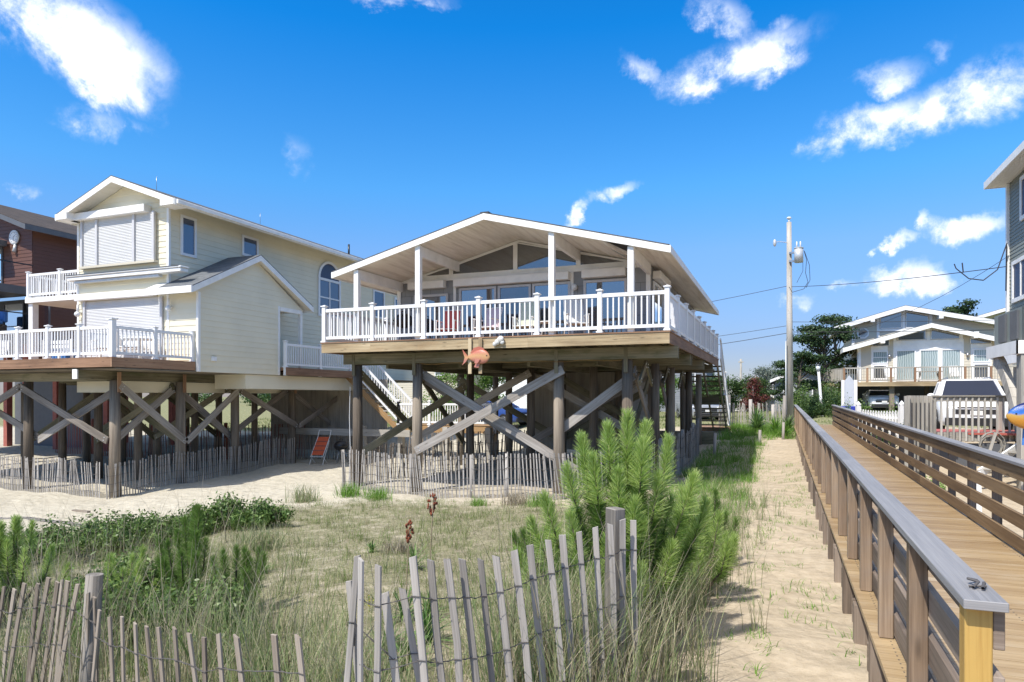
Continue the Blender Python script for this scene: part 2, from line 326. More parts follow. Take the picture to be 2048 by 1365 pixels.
h = t.math('ADD', t.math('ADD', t.math('MULTIPLY', foot, 1.2), t.math('MULTIPLY', vo.outputs['Distance'], 0.9)), t.math('ADD', t.math('MULTIPLY', mid, 0.5), t.math('MULTIPLY', fine, 0.05)))
t.bump(h, 0.8, 0.09)

def fishpaint(name, stops):
    t = NT(name); g = t.noise(t.tc.outputs['Object'], 5, 4); sp = t.node('ShaderNodeSeparateXYZ'); t.l.new(t.tc.outputs['Object'], sp.inputs[0])
    f = t.math('ADD', t.math('MULTIPLY', sp.outputs[2], 2.2), t.math('MULTIPLY', g, 0.5))
    t.base(t.ramp(f, stops)); t.rough(0.35); t.bump(t.noise(t.tc.outputs['Object'], 60, 1), 0.4, 0.01)
fishpaint('copper_fish', [(0.1, (0.50, 0.20, 0.15)), (0.35, (0.58, 0.33, 0.15)), (0.6, (0.45, 0.14, 0.09))])
fishpaint('blue_fish', [(-0.0, (0.55, 0.24, 0.03)), (0.3, (0.50, 0.32, 0.08)), (0.42, (0.03, 0.16, 0.55)), (0.7, (0.01, 0.02, 0.12))])

# ------------------------------------------------------------------ builders
ORG = {}
def thing(name, label, cat, loc=(0, 0, 0), rot=0.0, group=None, local=False):
    o = bpy.data.objects.new(name, None); COL.objects.link(o); o.empty_display_size = 0.3
    o.location = loc; o.rotation_euler = (0, 0, rot); o['label'] = label; o['category'] = cat
    if group: o['group'] = group
    ORG[o.name] = Vector((0, 0, 0)) if local else Vector(loc)
    return o
def tag(o, label, cat, group=None, kind=None):
    o['label'] = label; o['category'] = cat
    if group: o['group'] = group
    if kind: o['kind'] = kind
    return o
def finish(name, me, mats, parent, smooth=False):
    for m in (mats if isinstance(mats, (list, tuple)) else [mats]):
        me.materials.append(MATS[m])
    o = bpy.data.objects.new(name, me); COL.objects.link(o)
    if parent is not None:
        o.parent = parent; ORG[o.name] = ORG[parent.name].copy()
    else: ORG[o.name] = Vector((0, 0, 0))
    return o
class MB:
    """collects faces with wood-grain UVs and links them as one mesh"""
    def __init__(s): s.v = []; s.f = []; s.uv = []; s.mi = []; s.sm = []
    def face(s, pts, uv=None, m=0, smooth=False):
        b = len(s.v); s.v.extend(pts); s.f.append(tuple(range(b, b + len(pts))))
        s.uv.append(uv if uv else [(p[0] + 0.3 * p[1], p[2]) for p in pts]); s.mi.append(m); s.sm.append(smooth)
    def hexa(s, P, L, m=0):
        """P: 8 corners index i+2j+4k; L: side lengths; uv u runs along the longest side"""
        ax = max(range(3), key=lambda i: L[i]); r = (random.random() * 90, random.random() * 90)
        cor = [((i & 1) * L[0], ((i >> 1) & 1) * L[1], ((i >> 2) & 1) * L[2]) for i in range(8)]
        for fc in ((0, 2, 3, 1), (4, 5, 7, 6), (0, 1, 5, 4), (2, 6, 7, 3), (0, 4, 6, 2), (1, 3, 7, 5)):
            con = next(a for a in range(3) if len({cor[q][a] for q in fc}) == 1)
            oth = [a for a in range(3) if a != con]
            if ax in oth: u = ax; w = oth[0] if oth[1] == ax else oth[1]; e = 0
            else: u, w = oth; e = 7
            s.face([P[q] for q in fc], [(cor[q][u] * (0.2 if e else 1) + r[0], cor[q][w] + r[1] + con * 0.37) for q in fc], m)
    def box(s, x0, x1, y0, y1, z0, z1, m=0):
        P = [Vector((x1 if i & 1 else x0, y1 if i & 2 else y0, z1 if i & 4 else z0)) for i in range(8)]
        s.hexa(P, (abs(x1 - x0), abs(y1 - y0), abs(z1 - z0)), m); return s
    def beam(s, a, b, w, h, m=0, up=(0, 0, 1)):
        a, b = Vector(a), Vector(b); d = b - a; L = d.length; d.normalize(); u = Vector(up)
        sd = d.cross(u)
        if sd.length < 1e-4: sd = d.cross(Vector((0, 1, 0)))
        sd.normalize(); u = sd.cross(d)
        P = [(b if i & 1 else a) + sd * ((w / 2) if i & 2 else (-w / 2)) + u * ((h / 2) if i & 4 else (-h / 2)) for i in range(8)]
        s.hexa(P, (L, w, h), m); return s
    def cyl(s, a, b, r0, r1=None, n=12, m=0, caps=True):
        r1 = r0 if r1 is None else r1; a, b = Vector(a), Vector(b); d = b - a; L = d.length; d.normalize()
        x = d.cross(Vector((0, 0, 1)));
        if x.length < 1e-3: x = Vector((1, 0, 0))
        x.normalize(); y = d.cross(x); r = random.random() * 50
        ca = [a + (x * math.cos(t) + y * math.sin(t)) * r0 for t in [2 * math.pi * k / n for k in range(n)]]
        cb = [b + (x * math.cos(t) + y * math.sin(t)) * r1 for t in [2 * math.pi * k / n for k in range(n)]]
        for k in range(n):
            j = (k + 1) % n; v0 = 2 * math.pi * r0 * k / n; v1 = 2 * math.pi * r0 * (k + 1) / n
            s.face([ca[k], ca[j], cb[j], cb[k]], [(r, v0 + r), (r, v1 + r), (L + r, v1 + r), (L + r, v0 + r)], m, True)
        if caps:
            s.face(ca[::-1], [(0.1 * k, r) for k in range(n)], m); s.face(cb, [(0.1 * k, r) for k in range(n)], m)
        return s
    def path(s, pts, r, n=6, m=0):
        for p, q in zip(pts[:-1], pts[1:]): s.cyl(p, q, r, r, n, m, False)
        return s
    def prism(s, poly, off, m=0, uvf=None):
        """poly: 3-D points of a flat outline, off: vector to the far copy"""
        off = Vector(off); A = [Vector(p) for p in poly]; B = [p + off for p in A]; r = random.random() * 9
        n = (A[1] - A[0]).cross(A[2] - A[1])
        if n.dot(off) > 0: A, B = A, B
        else: A, B = B, A
        s.face(A[::-1], m=m); s.face(B, m=m)
        for k in range(len(A)):
            j = (k + 1) % len(A); l = (A[j] - A[k]).length; h = off.length
            s.face([A[k], A[j], B[j], B[k]], [(r, 0), (r + l, 0), (r + l, h), (r, h)], m)
        return s
    def ball(s, c, rx, ry, rz, m=0, n=12, k=8):
        c = Vector(c)
        P = lambda i, j: c + Vector((rx * math.sin(math.pi * j / k) * math.cos(2 * math.pi * i / n), ry * math.sin(math.pi * j / k) * math.sin(2 * math.pi * i / n), rz * math.cos(math.pi * j / k)))
        for j in range(k):
            for i in range(n):
                q = [P(i, j), P(i, j + 1), P(i + 1, j + 1), P(i + 1, j)]
                if j == 0: q = [q[0], q[1], q[2]]
                elif j == k - 1: q = [q[0], q[1], q[3]]
                s.face(q, m=m, smooth=True)
        return s
    def build(s, name, mats, parent=None, bevel=0):
        o0 = ORG[parent.name] if parent is not None else Vector((0, 0, 0))
        me = bpy.data.meshes.new(name)
        me.from_pydata([tuple(Vector(p) - o0) for p in s.v], [], s.f)
        ul = me.uv_layers.new(name='UVMap'); flat = [c for u in s.uv for p in u for c in p]
        ul.data.foreach_set('uv', flat)
        me.polygons.foreach_set('material_index', s.mi); me.polygons.foreach_set('use_smooth', s.sm)
        import bmesh
        bm = bmesh.new(); bm.from_mesh(me); bmesh.ops.remove_doubles(bm, verts=bm.verts, dist=1e-5)
        if bevel:
            ed = [e for e in bm.edges if len(e.link_faces) == 2 and e.calc_face_angle(0) > 0.6]
            bmesh.ops.bevel(bm, geom=ed, offset=bevel, segments=1, affect='EDGES')
        bm.to_mesh(me); bm.free(); me.update()
        return finish(name, me, mats, parent)
def fast(name, verts, faces, mats, parent=None, smooth=False, mi=None):
    """numpy arrays straight into a mesh; faces all of one size"""
    verts = np.asarray(verts, np.float32); faces = np.asarray(faces, np.int32)
    o0 = ORG[parent.name] if parent is not None else Vector((0, 0, 0)); verts = verts - np.array(o0, np.float32)
    me = bpy.data.meshes.new(name); n, k = faces.shape
    me.vertices.add(len(verts)); me.vertices.foreach_set('co', verts.ravel())
    me.loops.add(n * k); me.loops.foreach_set('vertex_index', faces.ravel())
    me.polygons.add(n); me.polygons.foreach_set('loop_start', np.arange(n, dtype=np.int32) * k)
    if smooth: me.polygons.foreach_set('use_smooth', np.ones(n, bool))
    if mi is not None: me.polygons.foreach_set('material_index', np.asarray(mi, np.int32))
    me.update(calc_edges=True); me.validate()
    return finish(name, me, mats, parent)
def copy_thing(root, loc, rot=None, label=None):
    r = root.copy(); COL.objects.link(r); r.location = loc
    if rot is not None: r.rotation_euler = (0, 0, rot)
    if label: r['label'] = label
    def kids(o, c):
        for ch in list(o.children):
            d = ch.copy(); COL.objects.link(d); d.parent = c; ORG[d.name] = ORG.get(ch.name, Vector()); kids(ch, d)
    kids(root, r); ORG[r.name] = ORG[root.name]
    return r

# ------------------------------------------------------------------ ground
GP = np.array([(-11.8, 17.3, -2.65),(-9.76, 17.3, -2.72),(-5.5, 17.3, -2.55),(-3.66, 17.3, -2.45),(-11.7, 16.6, -2.66),(-7.6, 16, -2.68),(-20.2, 15.9, -3.24),(-20.2, 18.5, -3.1),(-20.2, 21.2, -3.05),(-20.2, 24.6, -2.93),(-24.4, 16, -3.18),(-30, 16, -3.1),(-26, 13, -3.15),(-16.5, 12, -3.08),(-12.2, 15.1, -2.8),(-16, 17, -2.95),(-15, 22, -2.85),(-18.6, 22.9, -2.85),(-15, 28, -2.7),(-22, 26, -2.9),(-25, 22, -2.95),(-30, 25, -2.8),(-7.4, 14.7, -2.62),(-4.7, 16, -2.5),(-8, 21, -2.75),(-5, 22, -2.7),(-10, 25, -2.7),(-6, 28, -2.6),(-13, 9, -3.0),(-11.8, 9.9, -2.95),(-10.3, 11.5, -2.75),(-9, 8, -2.7),(-7, 11, -2.6),(-5, 9, -2.5),(-4, 7, -2.4),(-2.5, 5.9, -2.25),(-1.3, 6, -2.2),(-3, 12, -2.45),(-2, 3, -1.98),(-1.2, 3.7, -1.98),(-0.88, 4, -2.0),(-2.55, 3, -2.25),(-3.4, 2.9, -2.35),(-4.3, 3.2, -2.3),(-5, 3.2, -2.4),(-6.5, 5.5, -2.7),(-8, 3, -2.5),(0, 0, -2.0),(-2, 0, -2.0),(1, 3, -2.2),(0.3, 5.5, -2.28),(0.6, 8.5, -2.3),(0, 12, -2.3),(-0.6, 16, -2.28),(-1.5, 20, -2.35),(-2.3, 24, -2.3),(-0.5, 24, -2.15),(-0.7, 28.7, -1.95),(-1.5, 33, -1.75),(0, 37.8, -1.6),(-2.5, 36, -1.6),(-3, 31, -1.9),(3, 5, -2.3),(3, 9, -2.4),(3.5, 13, -2.4),(5, 15, -2.4),(7, 20, -2.2),(3, 17, -2.2),(3.4, 22, -1.7),(3.8, 27, -1.3),(5.6, 23, -1.3),(5.6, 25.9, -1.06),(8, 27, -1.05),(4.2, 33, -1.1),(3, 43, -1.2),(6, 45, -0.95),(0, 44, -1.4),(-4, 44, -1.4),(-12, 40, -1.6),(-20, 40, -1.8),(-10, 34, -2.1),(-18, 34, -2.3),(-28, 34, -2.3),(10, 52, -1.0),(0, 60, -1.3),(-15, 60, -1.4),(-30, 60, -1.5),(20, 60, -1.2),(40, 80, -1.3),(-60, 80, -1.5),(-60, 20, -2.6),(40, 20, -1.6),(0, -10, -2.2),(-20, -5, -2.6),(20, -10, -2.2),(-40, 0, -2.8),(0, 200, -1.4),(-200, 200, -1.5),(200, 200, -1.5),(0, 2000, -1.5),(-3000, 1000, -1.5),(3000, 1000, -1.5),(1.5,20,-2.15),(1.5,25,-2.0),(1.5,30,-1.85),(1.5,35,-1.65),(2.6,22,-1.95),(2.7,27,-1.8),(2.7,32,-1.65),(2.7,36,-1.55),(1.6,40,-1.4)])
def ground_z(x, y, rough=True):
    x = np.asarray(x, float); y = np.asarray(y, float); sh = x.shape; xf = x.ravel()[:, None]; yf = y.ravel()[:, None]
    z = np.empty(len(xf))
    for i in range(0, len(xf), 20000):
        d2 = (xf[i:i + 20000] - GP[:, 0]) ** 2 + (yf[i:i + 20000] - GP[:, 1]) ** 2 + 0.8
        w = d2 ** -1.9; z[i:i + 20000] = (w * GP[:, 2]).sum(1) / w.sum(1)
    z = z.reshape(sh)
    if rough:
        z = z + 0.035 * np.sin(x * 1.7 + 1.3 * np.sin(y * 0.9)) * np.sin(y * 1.3 + 0.6 * np.sin(x * 1.1)) + 0.018 * np.sin(x * 4.1 + 2 * np.sin(y * 2.3)) * np.sin(y * 3.7 + 1.0)
    return z
def gz(x, y): return float(ground_z(np.array([x]), np.array([y]))[0])
def axis(lo, hi, step, far, grow=1.25):
    a = list(np.arange(lo, hi, step)); s = step; p = lo
    while p > -far: s *= grow; p -= s; a.insert(0, p)
    s = step; p = a[-1]
    while p < far: s *= grow; p += s; a.append(p)
    return np.array(a)
gx = axis(-32, 11, 0.14, 5000); gy = axis(-2, 44, 0.14, 5000)
X, Y = np.meshgrid(gx, gy); Z = ground_z(X, Y)
nx, ny = len(gx), len(gy); V = np.stack([X.ravel(), Y.ravel(), Z.ravel()], 1)
I = (np.arange(ny - 1)[:, None] * nx + np.arange(nx - 1)[None, :]).ravel()
ground = fast('sand_ground', V, np.stack([I, I + 1, I + 1 + nx, I + nx], 1), 'sand', None, True)
ground['kind'] = 'structure'

# ------------------------------------------------------------------ foliage generators
def blades(base, h, az, bend, w, segs=3, twist=None):
    """thin curved blades: arrays of base points, heights, bend azimuths, bend amounts (m), widths"""
    n = len(h); T = np.linspace(0, 1, segs + 1)
    d = np.stack([np.cos(az), np.sin(az), np.zeros(n)], 1)
    tw = az + np.pi / 2 + (NR.uniform(-1.2, 1.2, n) if twist is None else twist)
    sd = np.stack([np.cos(tw), np.sin(tw), np.zeros(n)], 1)
    V = np.empty((n, segs + 1, 2, 3), np.float32)
    for k, t_ in enumerate(T):
        c = base + d * (bend * t_ ** 1.8)[:, None]; c = c.copy()
        c[:, 2] += h * (t_ - 0.28 * (np.abs(bend) / np.maximum(h, .01)) * t_ ** 2.5)
        ww = (w * (1 - 0.85 * t_ ** 1.5) / 2)[:, None]
        V[:, k, 0] = c - sd * ww; V[:, k, 1] = c + sd * ww
    V = V.reshape(-1, 3); b = (np.arange(n) * (segs + 1) * 2)[:, None] + (np.arange(segs) * 2)[None, :]
    b = b.ravel(); F = np.stack([b, b + 1, b + 3, b + 2], 1)
    return V, F
def join(parts):
    V = []; F = []; o = 0
    for v, f in parts: V.append(v); F.append(f + o); o += len(v)
    return np.concatenate(V), np.concatenate(F)
def leaves(pos, nrm, L, Wd):
    """diamond leaf quads"""
    n = len(pos); r = NR.normal(size=(n, 3)); a = np.cross(nrm, r); a /= np.linalg.norm(a, axis=1, keepdims=True) + 1e-9
    b = np.cross(nrm, a); b /= np.linalg.norm(b, axis=1, keepdims=True) + 1e-9
    L = np.broadcast_to(L, n)[:, None]; Wd = np.broadcast_to(Wd, n)[:, None]
    V = np.stack([pos - a * L * .5, pos + b * Wd * .5, pos + a * L * .5, pos - b * Wd * .5], 1).reshape(-1, 3)
    i = np.arange(n) * 4; return V, np.stack([i, i + 1, i + 2, i + 3], 1)
def unit(n):
    v = NR.normal(size=(n, 3)); return v / np.linalg.norm(v, axis=1, keepdims=True)
def blob_leaves(lobes, per, L, Wd, shell=0.55):
    P = []; N = []
    for (cx, cy, cz, rx, ry, rz) in lobes:
        k = int(per); u = unit(k); rad = NR.uniform(shell, 1.05, (k, 1)) * (1 + 0.18 * np.sin(5 * u[:, :1] + 3 * u[:, 1:2] * 2 + cx * 7))
        P.append(np.array([cx, cy, cz]) + u * rad * np.array([rx, ry, rz])); N.append(u + 0.7 * unit(k))
    P = np.concatenate(P); N = np.concatenate(N); N /= np.linalg.norm(N, axis=1, keepdims=True)
    return leaves(P, N, NR.uniform(0.6, 1.2, len(P)) * L, NR.uniform(0.6, 1.2, len(P)) * Wd)
def needles(a, b, n, ln, spread0=60, spread1=22, w=0.0028):
    """bottlebrush of needles round a shoot from a to b"""
    a = np.array(a, float); b = np.array(b, float); d = b - a; L = np.linalg.norm(d); d /= L
    s = NR.uniform(0, 1, n) ** 0.8; u = unit(n); u -= (u @ d)[:, None] * d; u /= np.linalg.norm(u, axis=1, keepdims=True)
    ang = np.radians(spread0 + (spread1 - spread0) * s + NR.normal(0, 7, n)); dr = d * np.cos(ang)[:, None] + u * np.sin(ang)[:, None]
    l = (ln * NR.uniform(0.7, 1.1, n) * (1 - 0.35 * s))[:, None]; p = a + d * (s * L)[:, None]; sd = np.cross(dr, unit(n)); sd /= np.linalg.norm(sd, axis=1, keepdims=True)
    dr2 = dr * l; dr2[:, 2] += 0.0
    V = np.stack([p - sd * w / 2, p + sd * w / 2, p + dr2 + sd * w * .2, p + dr2 - sd * w * .2], 1).reshape(-1, 3)
    i = np.arange(n) * 4; return V, np.stack([i, i + 1, i + 2, i + 3], 1)

# ------------------------------------------------------------------ building kit
def frame_pt(fr, s, t, n=0.0):
    o, u, nn = fr
    return Vector(o) + Vector(u) * s + Vector((0, 0, 1)) * t + Vector(nn) * n
# a wall frame is (origin, unit along the wall, unit outward); s runs along, t is height z
FRONT = lambda y: ((0, y, 0), (1, 0, 0), (0, -1, 0))      # faces the camera side, s = x
RIGHT = lambda x: ((x, 0, 0), (0, 1, 0), (1, 0, 0))       # faces +x, s = y
LEFT = lambda x: ((x, 0, 0), (0, 1, 0), (-1, 0, 0))       # faces -x, s = y
def clip(poly, t0, t1):
    def half(P, f):
        out = []
        for i in range(len(P)):
            a, b = P[i], P[(i + 1) % len(P)]; fa, fb = f(a), f(b)
            if fa >= 0: out.append(a)
            if (fa >= 0) != (fb >= 0):
                k = fa / (fa - fb); out.append((a[0] + (b[0] - a[0]) * k, a[1] + (b[1] - a[1]) * k))
        return out
    return half(half(poly, lambda p: p[1] - t0), lambda p: t1 - p[1]) if poly else []
def siding(mb, fr, poly, expo=0.16, lap=0.016, m=0, back=0.06):
    """lapped boards over a convex outline, plus a backing slab"""
    t = min(p[1] for p in poly); top = max(p[1] for p in poly)
    while t < top - 1e-4:
        t1 = min(t + expo, top); q = clip(poly, t, t1)
        if len(q) >= 3:
            off = lambda p: lap * (1 - (p[1] - t) / expo) + 0.002
            pts = [frame_pt(fr, p[0], p[1], off(p)) for p in q]
            mb.face(pts, [(p[0], p[1]) for p in q], m)
            lo = sorted(p[0] for p in q if abs(p[1] - t) < 1e-5)
            if len(lo) >= 2:
                a, b = lo[0], lo[-1]
                mb.face([frame_pt(fr, a, t, 0), frame_pt(fr, b, t, 0), frame_pt(fr, b, t, lap + .002), frame_pt(fr, a, t, lap + .002)], m=m)
        t = t1
    mb.prism([frame_pt(fr, p[0], p[1], 0) for p in poly], Vector(fr[2]) * -back, m)
def fbox(mb, fr, s0, s1, t0, t1, n0, n1, m=0):
    P = [frame_pt(fr, s1 if i & 1 else s0, t1 if i & 4 else t0, n1 if i & 2 else n0) for i in range(8)]
    mb.hexa(P, (abs(s1 - s0), abs(n1 - n0), abs(t1 - t0)), m)
def window(root, fr, s0, s1, t0, t1, fw=0.08, cols=1, rows=1, mat='white_vinyl', glass='window_glass', name='window', depth=0.05, poly=None):
    w = MB(); d0 = 0.019
    for a, b, c, d in ((s0, s1, t0, t0 + fw), (s0, s1, t1 - fw, t1), (s0, s0 + fw, t0 + fw, t1 - fw), (s1 - fw, s1, t0 + fw, t1 - fw)):
        fbox(w, fr, a, b, c, d, d0, d0 + depth)
    iw = fw * 0.55
    for k in range(1, cols):
        s = s0 + (s1 - s0) * k / cols; fbox(w, fr, s - iw / 2, s + iw / 2, t0 + fw, t1 - fw, d0, d0 + depth * .8)
    for k in range(1, rows):
        t = t0 + (t1 - t0) * k / rows; fbox(w, fr, s0 + fw, s1 - fw, t - iw / 2, t + iw / 2, d0, d0 + depth * .78)
    f = w.build(name, mat, root)
    g = MB(); fbox(g, fr, s0 + fw * .8, s1 - fw * .8, t0 + fw * .8, t1 - fw * .8, 0.0185, d0 + depth * .3)
    g.build('pane', glass, f); return f
def railing(root, a, b, bays=1, h=0.96, post=0.115, posth=1.03, mat='white_vinyl', bal=0.135, balw=0.034, cap=True, first=True, last=True, z0=0.09, flange=True, down=0.0, rmat=None):
    """posts as parts, one panel part per bay; a, b at deck level (may slope)"""
    a, b = Vector(a), Vector(b)
    for k in range(bays + 1):
        if (k == 0 and not first) or (k == bays and not last): continue
        p = a.lerp(b, k / bays); q = MB(); q.box(p.x - post / 2, p.x + post / 2, p.y - post / 2, p.y + post / 2, p.z - down, p.z + posth)
        if flange: q.box(p.x - post * .72, p.x + post * .72, p.y - post * .72, p.y + post * .72, p.z + .001, p.z + .045)
        po = q.build('railing_post', mat, root, 0.006)
        if cap:
            c = MB(); e = post * .72; z = p.z + posth; c.box(p.x - e, p.x + e, p.y - e, p.y + e, z + .001, z + .028)
            T = Vector((p.x, p.y, z + .06)); Q = [Vector((p.x + i * e * .8, p.y + j * e * .8, z + .028)) for i, j in ((-1, -1), (1, -1), (1, 1), (-1, 1))]
            for i in range(4): c.face([Q[i], Q[(i + 1) % 4], T])
            c.build('post_cap', mat, po)
    for k in range(bays):
        p = a.lerp(b, k / bays); q = a.lerp(b, (k + 1) / bays); m = MB(); d = (q - p); L = Vector((d.x, d.y, 0)).length; u = d / d.length
        p2 = p + u * post / 2; q2 = q - u * post / 2
        m.beam(p2 + Vector((0, 0, h - .045)), q2 + Vector((0, 0, h - .045)), 0.062, 0.09); m.beam(p2 + Vector((0, 0, z0 + .04)), q2 + Vector((0, 0, z0 + .04)), 0.045, 0.08)
        n = max(1, round((L - post) / bal) - 1)
        for i in range(1, n + 1):
            c = p2.lerp(q2, i / (n + 1)); m.box(c.x - balw / 2, c.x + balw / 2, c.y - balw / 2, c.y + balw / 2, c.z + z0 + .075, c.z + h - .085)
        m.build('railing_panel', rmat or mat, root)
def gable_roof(root, xc, zr, xl, xr, drop, y0, y1, th=0.17, axis='y', roofmat='roof_shingle', trim='white_paint', soff='stained_soffit', fh=0.2, zl=None, zrr=None):
    """ridge along y at x = xc; eaves at xl and xr; slabs of shingles, soffit below, rake and eave boards"""
    zl = zr - drop if zl is None else zl; ze = zr - drop if zrr is None else zrr
    sl = MB(); so_ = MB()
    for (xe, z_) in ((xl, zl), (xr, ze)):
        a, b = (xe, z_), (xc, zr); ln = math.hypot(a[0] - b[0], a[1] - b[1])
        P = lambda q, y, dz=0.0: Vector((q[0], y, q[1] + dz)) if axis == 'y' else Vector((y, q[0], q[1] + dz))
        top = [P(a, y0), P(b, y0), P(b, y1), P(a, y1)]
        sl.face(top, [(y0, 0), (y0, ln), (y1, ln), (y1, 0)]); bt = [P(a, y0, -.03), P(b, y0, -.03), P(b, y1, -.03), P(a, y1, -.03)]
        for i, j in ((0, 1), (2, 3), (3, 0)): sl.face([top[i], top[j], bt[j], bt[i]])
        sl.face(bt[::-1])
        s2 = [P(a, y0 + .03, -th), P(b, y0 + .03, -th), P(b, y1 - .03, -th), P(a, y1 - .03, -th)]
        so_.face(s2, [(y0, 0), (y0, ln), (y1, ln), (y1, 0)])
    r = sl.build('roof', roofmat, root); so_.build('soffit', soff, r)
    for yy, sg in ((y0, 1), (y1, -1)):
        f = MB()
        for (xe, z_) in ((xl, zl), (xr, ze)):
            P = lambda q, y, dz: Vector((q[0], y, q[1] + dz)) if axis == 'y' else Vector((y, q[0], q[1] + dz))
            a, b = (xe, z_), (xc, zr); o = (0, .028 * sg, 0) if axis == 'y' else (.028 * sg, 0, 0)
            f.prism([P(a, yy, -.032), P(b, yy, -.032), P(b, yy, -fh), P(a, yy, -fh)], o)
        f.build('rake_board', trim, r)
    for (xe, z_, sg) in ((xl, zl, -1), (xr, ze, 1)):
        f = MB()
        if axis == 'y': f.box(xe, xe + sg * .028, y0, y1, z_ - fh, z_ - .02)
        else: f.box(y0, y1, xe, xe + sg * .028, z_ - fh, z_ - .02)
        f.build('eave_board', trim, r)
    return r
def pile(root, x, y, z1, r=0.135, mat='piling_wood', lean=0.0):
    q = MB(); q.cyl((x + lean, y, gz(x, y) - .4), (x, y, z1), r * 1.08, r * .94, 14); return q.build('piling', mat, root)
def brace(root, a, b, w=0.05, h=0.235, mat='brace_wood', name='cross_brace', up=(0, 0, 1)):
    q = MB(); q.beam(a, b, w, h, up=up); a, b = Vector(a), Vector(b); d = (b - a).normalized(); sd = d.cross(Vector(up)).normalized(); u = sd.cross(d)
    for e in (a + d * .14, b - d * .14):
        for s_ in (-.05, .05): c = e + u * s_; q.cyl(c - sd * (w / 2 + .012), c + sd * (w / 2 + .012), .016, n=8, m=1)
    return q.build(name, (mat, 'galvanized'), root)
def snow_fence(root, pts, mat, n, h=1.15, bury=0.08, w=0.036, lean=0.03, wires=(0.18, 0.42, 0.66, 0.9), ptilt=None, wirer=0.004, sag=0.0, wiremat='fence_wire', each=True):
    """pts: ground polyline (x, y); pickets are parts, each wire run is a part"""
    P = [Vector((x, y, 0)) for x, y in pts]; seg = [(P[i + 1] - P[i]).length for i in range(len(P) - 1)]; tot = sum(seg)
    def at(d):
        for i, s in enumerate(seg):
            if d <= s or i == len(seg) - 1: return P[i].lerp(P[i + 1], d / s), (P[i + 1] - P[i]).normalized()
            d -= s
    ws = [MB() for _ in wires]; prev = None; allm = MB()
    for k in range(n):
        p, u = at(tot * (k + .5) / n + random.uniform(-.015, .015)); z = gz(p.x, p.y); nn = Vector((-u.y, u.x, 0))
        t = random.gauss(0, lean) + (ptilt(k / n) if ptilt else 0); t2 = random.gauss(0, .03)
        hh = h * random.uniform(.96, 1.03); a = Vector((p.x, p.y, z - bury)); d = Vector((0, 0, 1)) + u * t + nn * t2; d.normalize(); b = a + d * (hh + bury)
        m = MB() if each else allm; m.beam(a, b, w * random.uniform(.85, 1.1), 0.012, up=nn)
        if each: m.build('picket', mat, root)
        cur = [a + d * (bury + hh * f) for f in wires]
        if prev:
            for q, c0, c1 in zip(ws, prev, cur):
                q.path([c0 + nn * .01, c1 + nn * .01], wirer, 4); q.path([c0 - nn * .01, c1 - nn * .01], wirer, 4)
        prev = cur
    if not each: allm.build('picket_panel', mat, root)
    for q in ws: q.build('fence_wire', wiremat, root)
def fence_post(root, x, y, h, r=0.055, mat='weathered_picket', z=None, tilt=(0, 0), square=False):
    z = gz(x, y) if z is None else z; q = MB()
    if square: q.beam((x, y, z - .3), (x + tilt[0], y + tilt[1], z + h), r * 2, r * 2)
    else: q.cyl((x, y, z - .3), (x + tilt[0], y + tilt[1], z + h), r, r * .95, 12)
    return q.build('fence_post', mat, root)
def sling_chair(name, label, loc, rot, fabric, group, frame='white_paint', hgt=1.0):
    t = thing(name, label, 'chair', loc, rot, group, local=True); f = MB(); w = .27
    for s in (-1, 1):
        x = s * w; f.path([(x, -.28, 0), (x, -.25, .62), (x, .22, .62)], .014, 6); f.path([(x, -.27, .38), (x, .2, .36), (x * .96, .42, hgt)], .014, 6); f.path([(x, .3, 0), (x, .1, .62)], .014, 6)
        f.box(x - .03, x + .03, -.27, .2, .62, .64)
    f.path([(-w, -.27, .38), (w, -.27, .38)], .014); f.path([(-w, .42, hgt), (w, .42, hgt)], .014)
    f.build('frame', frame, t)
    b = MB(); b.prism([(-w, .22, .42), (w, .22, .42), (w, .42, hgt - .02), (-w, .42, hgt - .02)], (0, .012, 0)); b.build('backrest', fabric, t)
    b = MB(); b.prism([(-w, -.26, .385), (w, -.26, .385), (w, .2, .365), (-w, .2, .365)], (0, 0, .012)); b.build('seat', fabric, t); return t

# ================================================================== the main house
DZ = 1.56; YF = 16.29; XL, XR = -12.34, -2.45; YB = 29.7; WY = 18.97; WL, WR = -11.41, -3.38
H = thing('beach_house', 'grey single storey beach house on tall pilings with white deck railing and low gable roof', 'house', (-7.4, 22, -2.6))
# roof
XC = -7.26; ZR = 4.84; RS = 1.24 / 4.8
gable_roof(H, XC, ZR, -12.02, -2.46, 1.235, 16.35, 29.76, th=0.16, fh=0.195)
roofz = lambda x: ZR - RS * abs(x - XC)
m = MB(); m.box(XC - .12, XC + .12, 16.4, 29.7, ZR - .012, ZR + .02); m.build('ridge_cap', 'roof_shingle', H)
# porch columns and the rafters running back to the wall
for x in (-11.26, -9.27, -5.42, -3.40):
    zt = roofz(x) - .165; m = MB(); m.box(x - .075, x + .075, 16.42, 16.57, DZ, zt - .03 * (x in (-11.26, -3.4))); m.build('porch_column', 'white_paint', H, .006)
    m = MB(); m.box(x - .05, x + .05, 16.58, WY - .02, zt - .30, zt - .01); m.build('rafter_beam', 'white_paint', H)
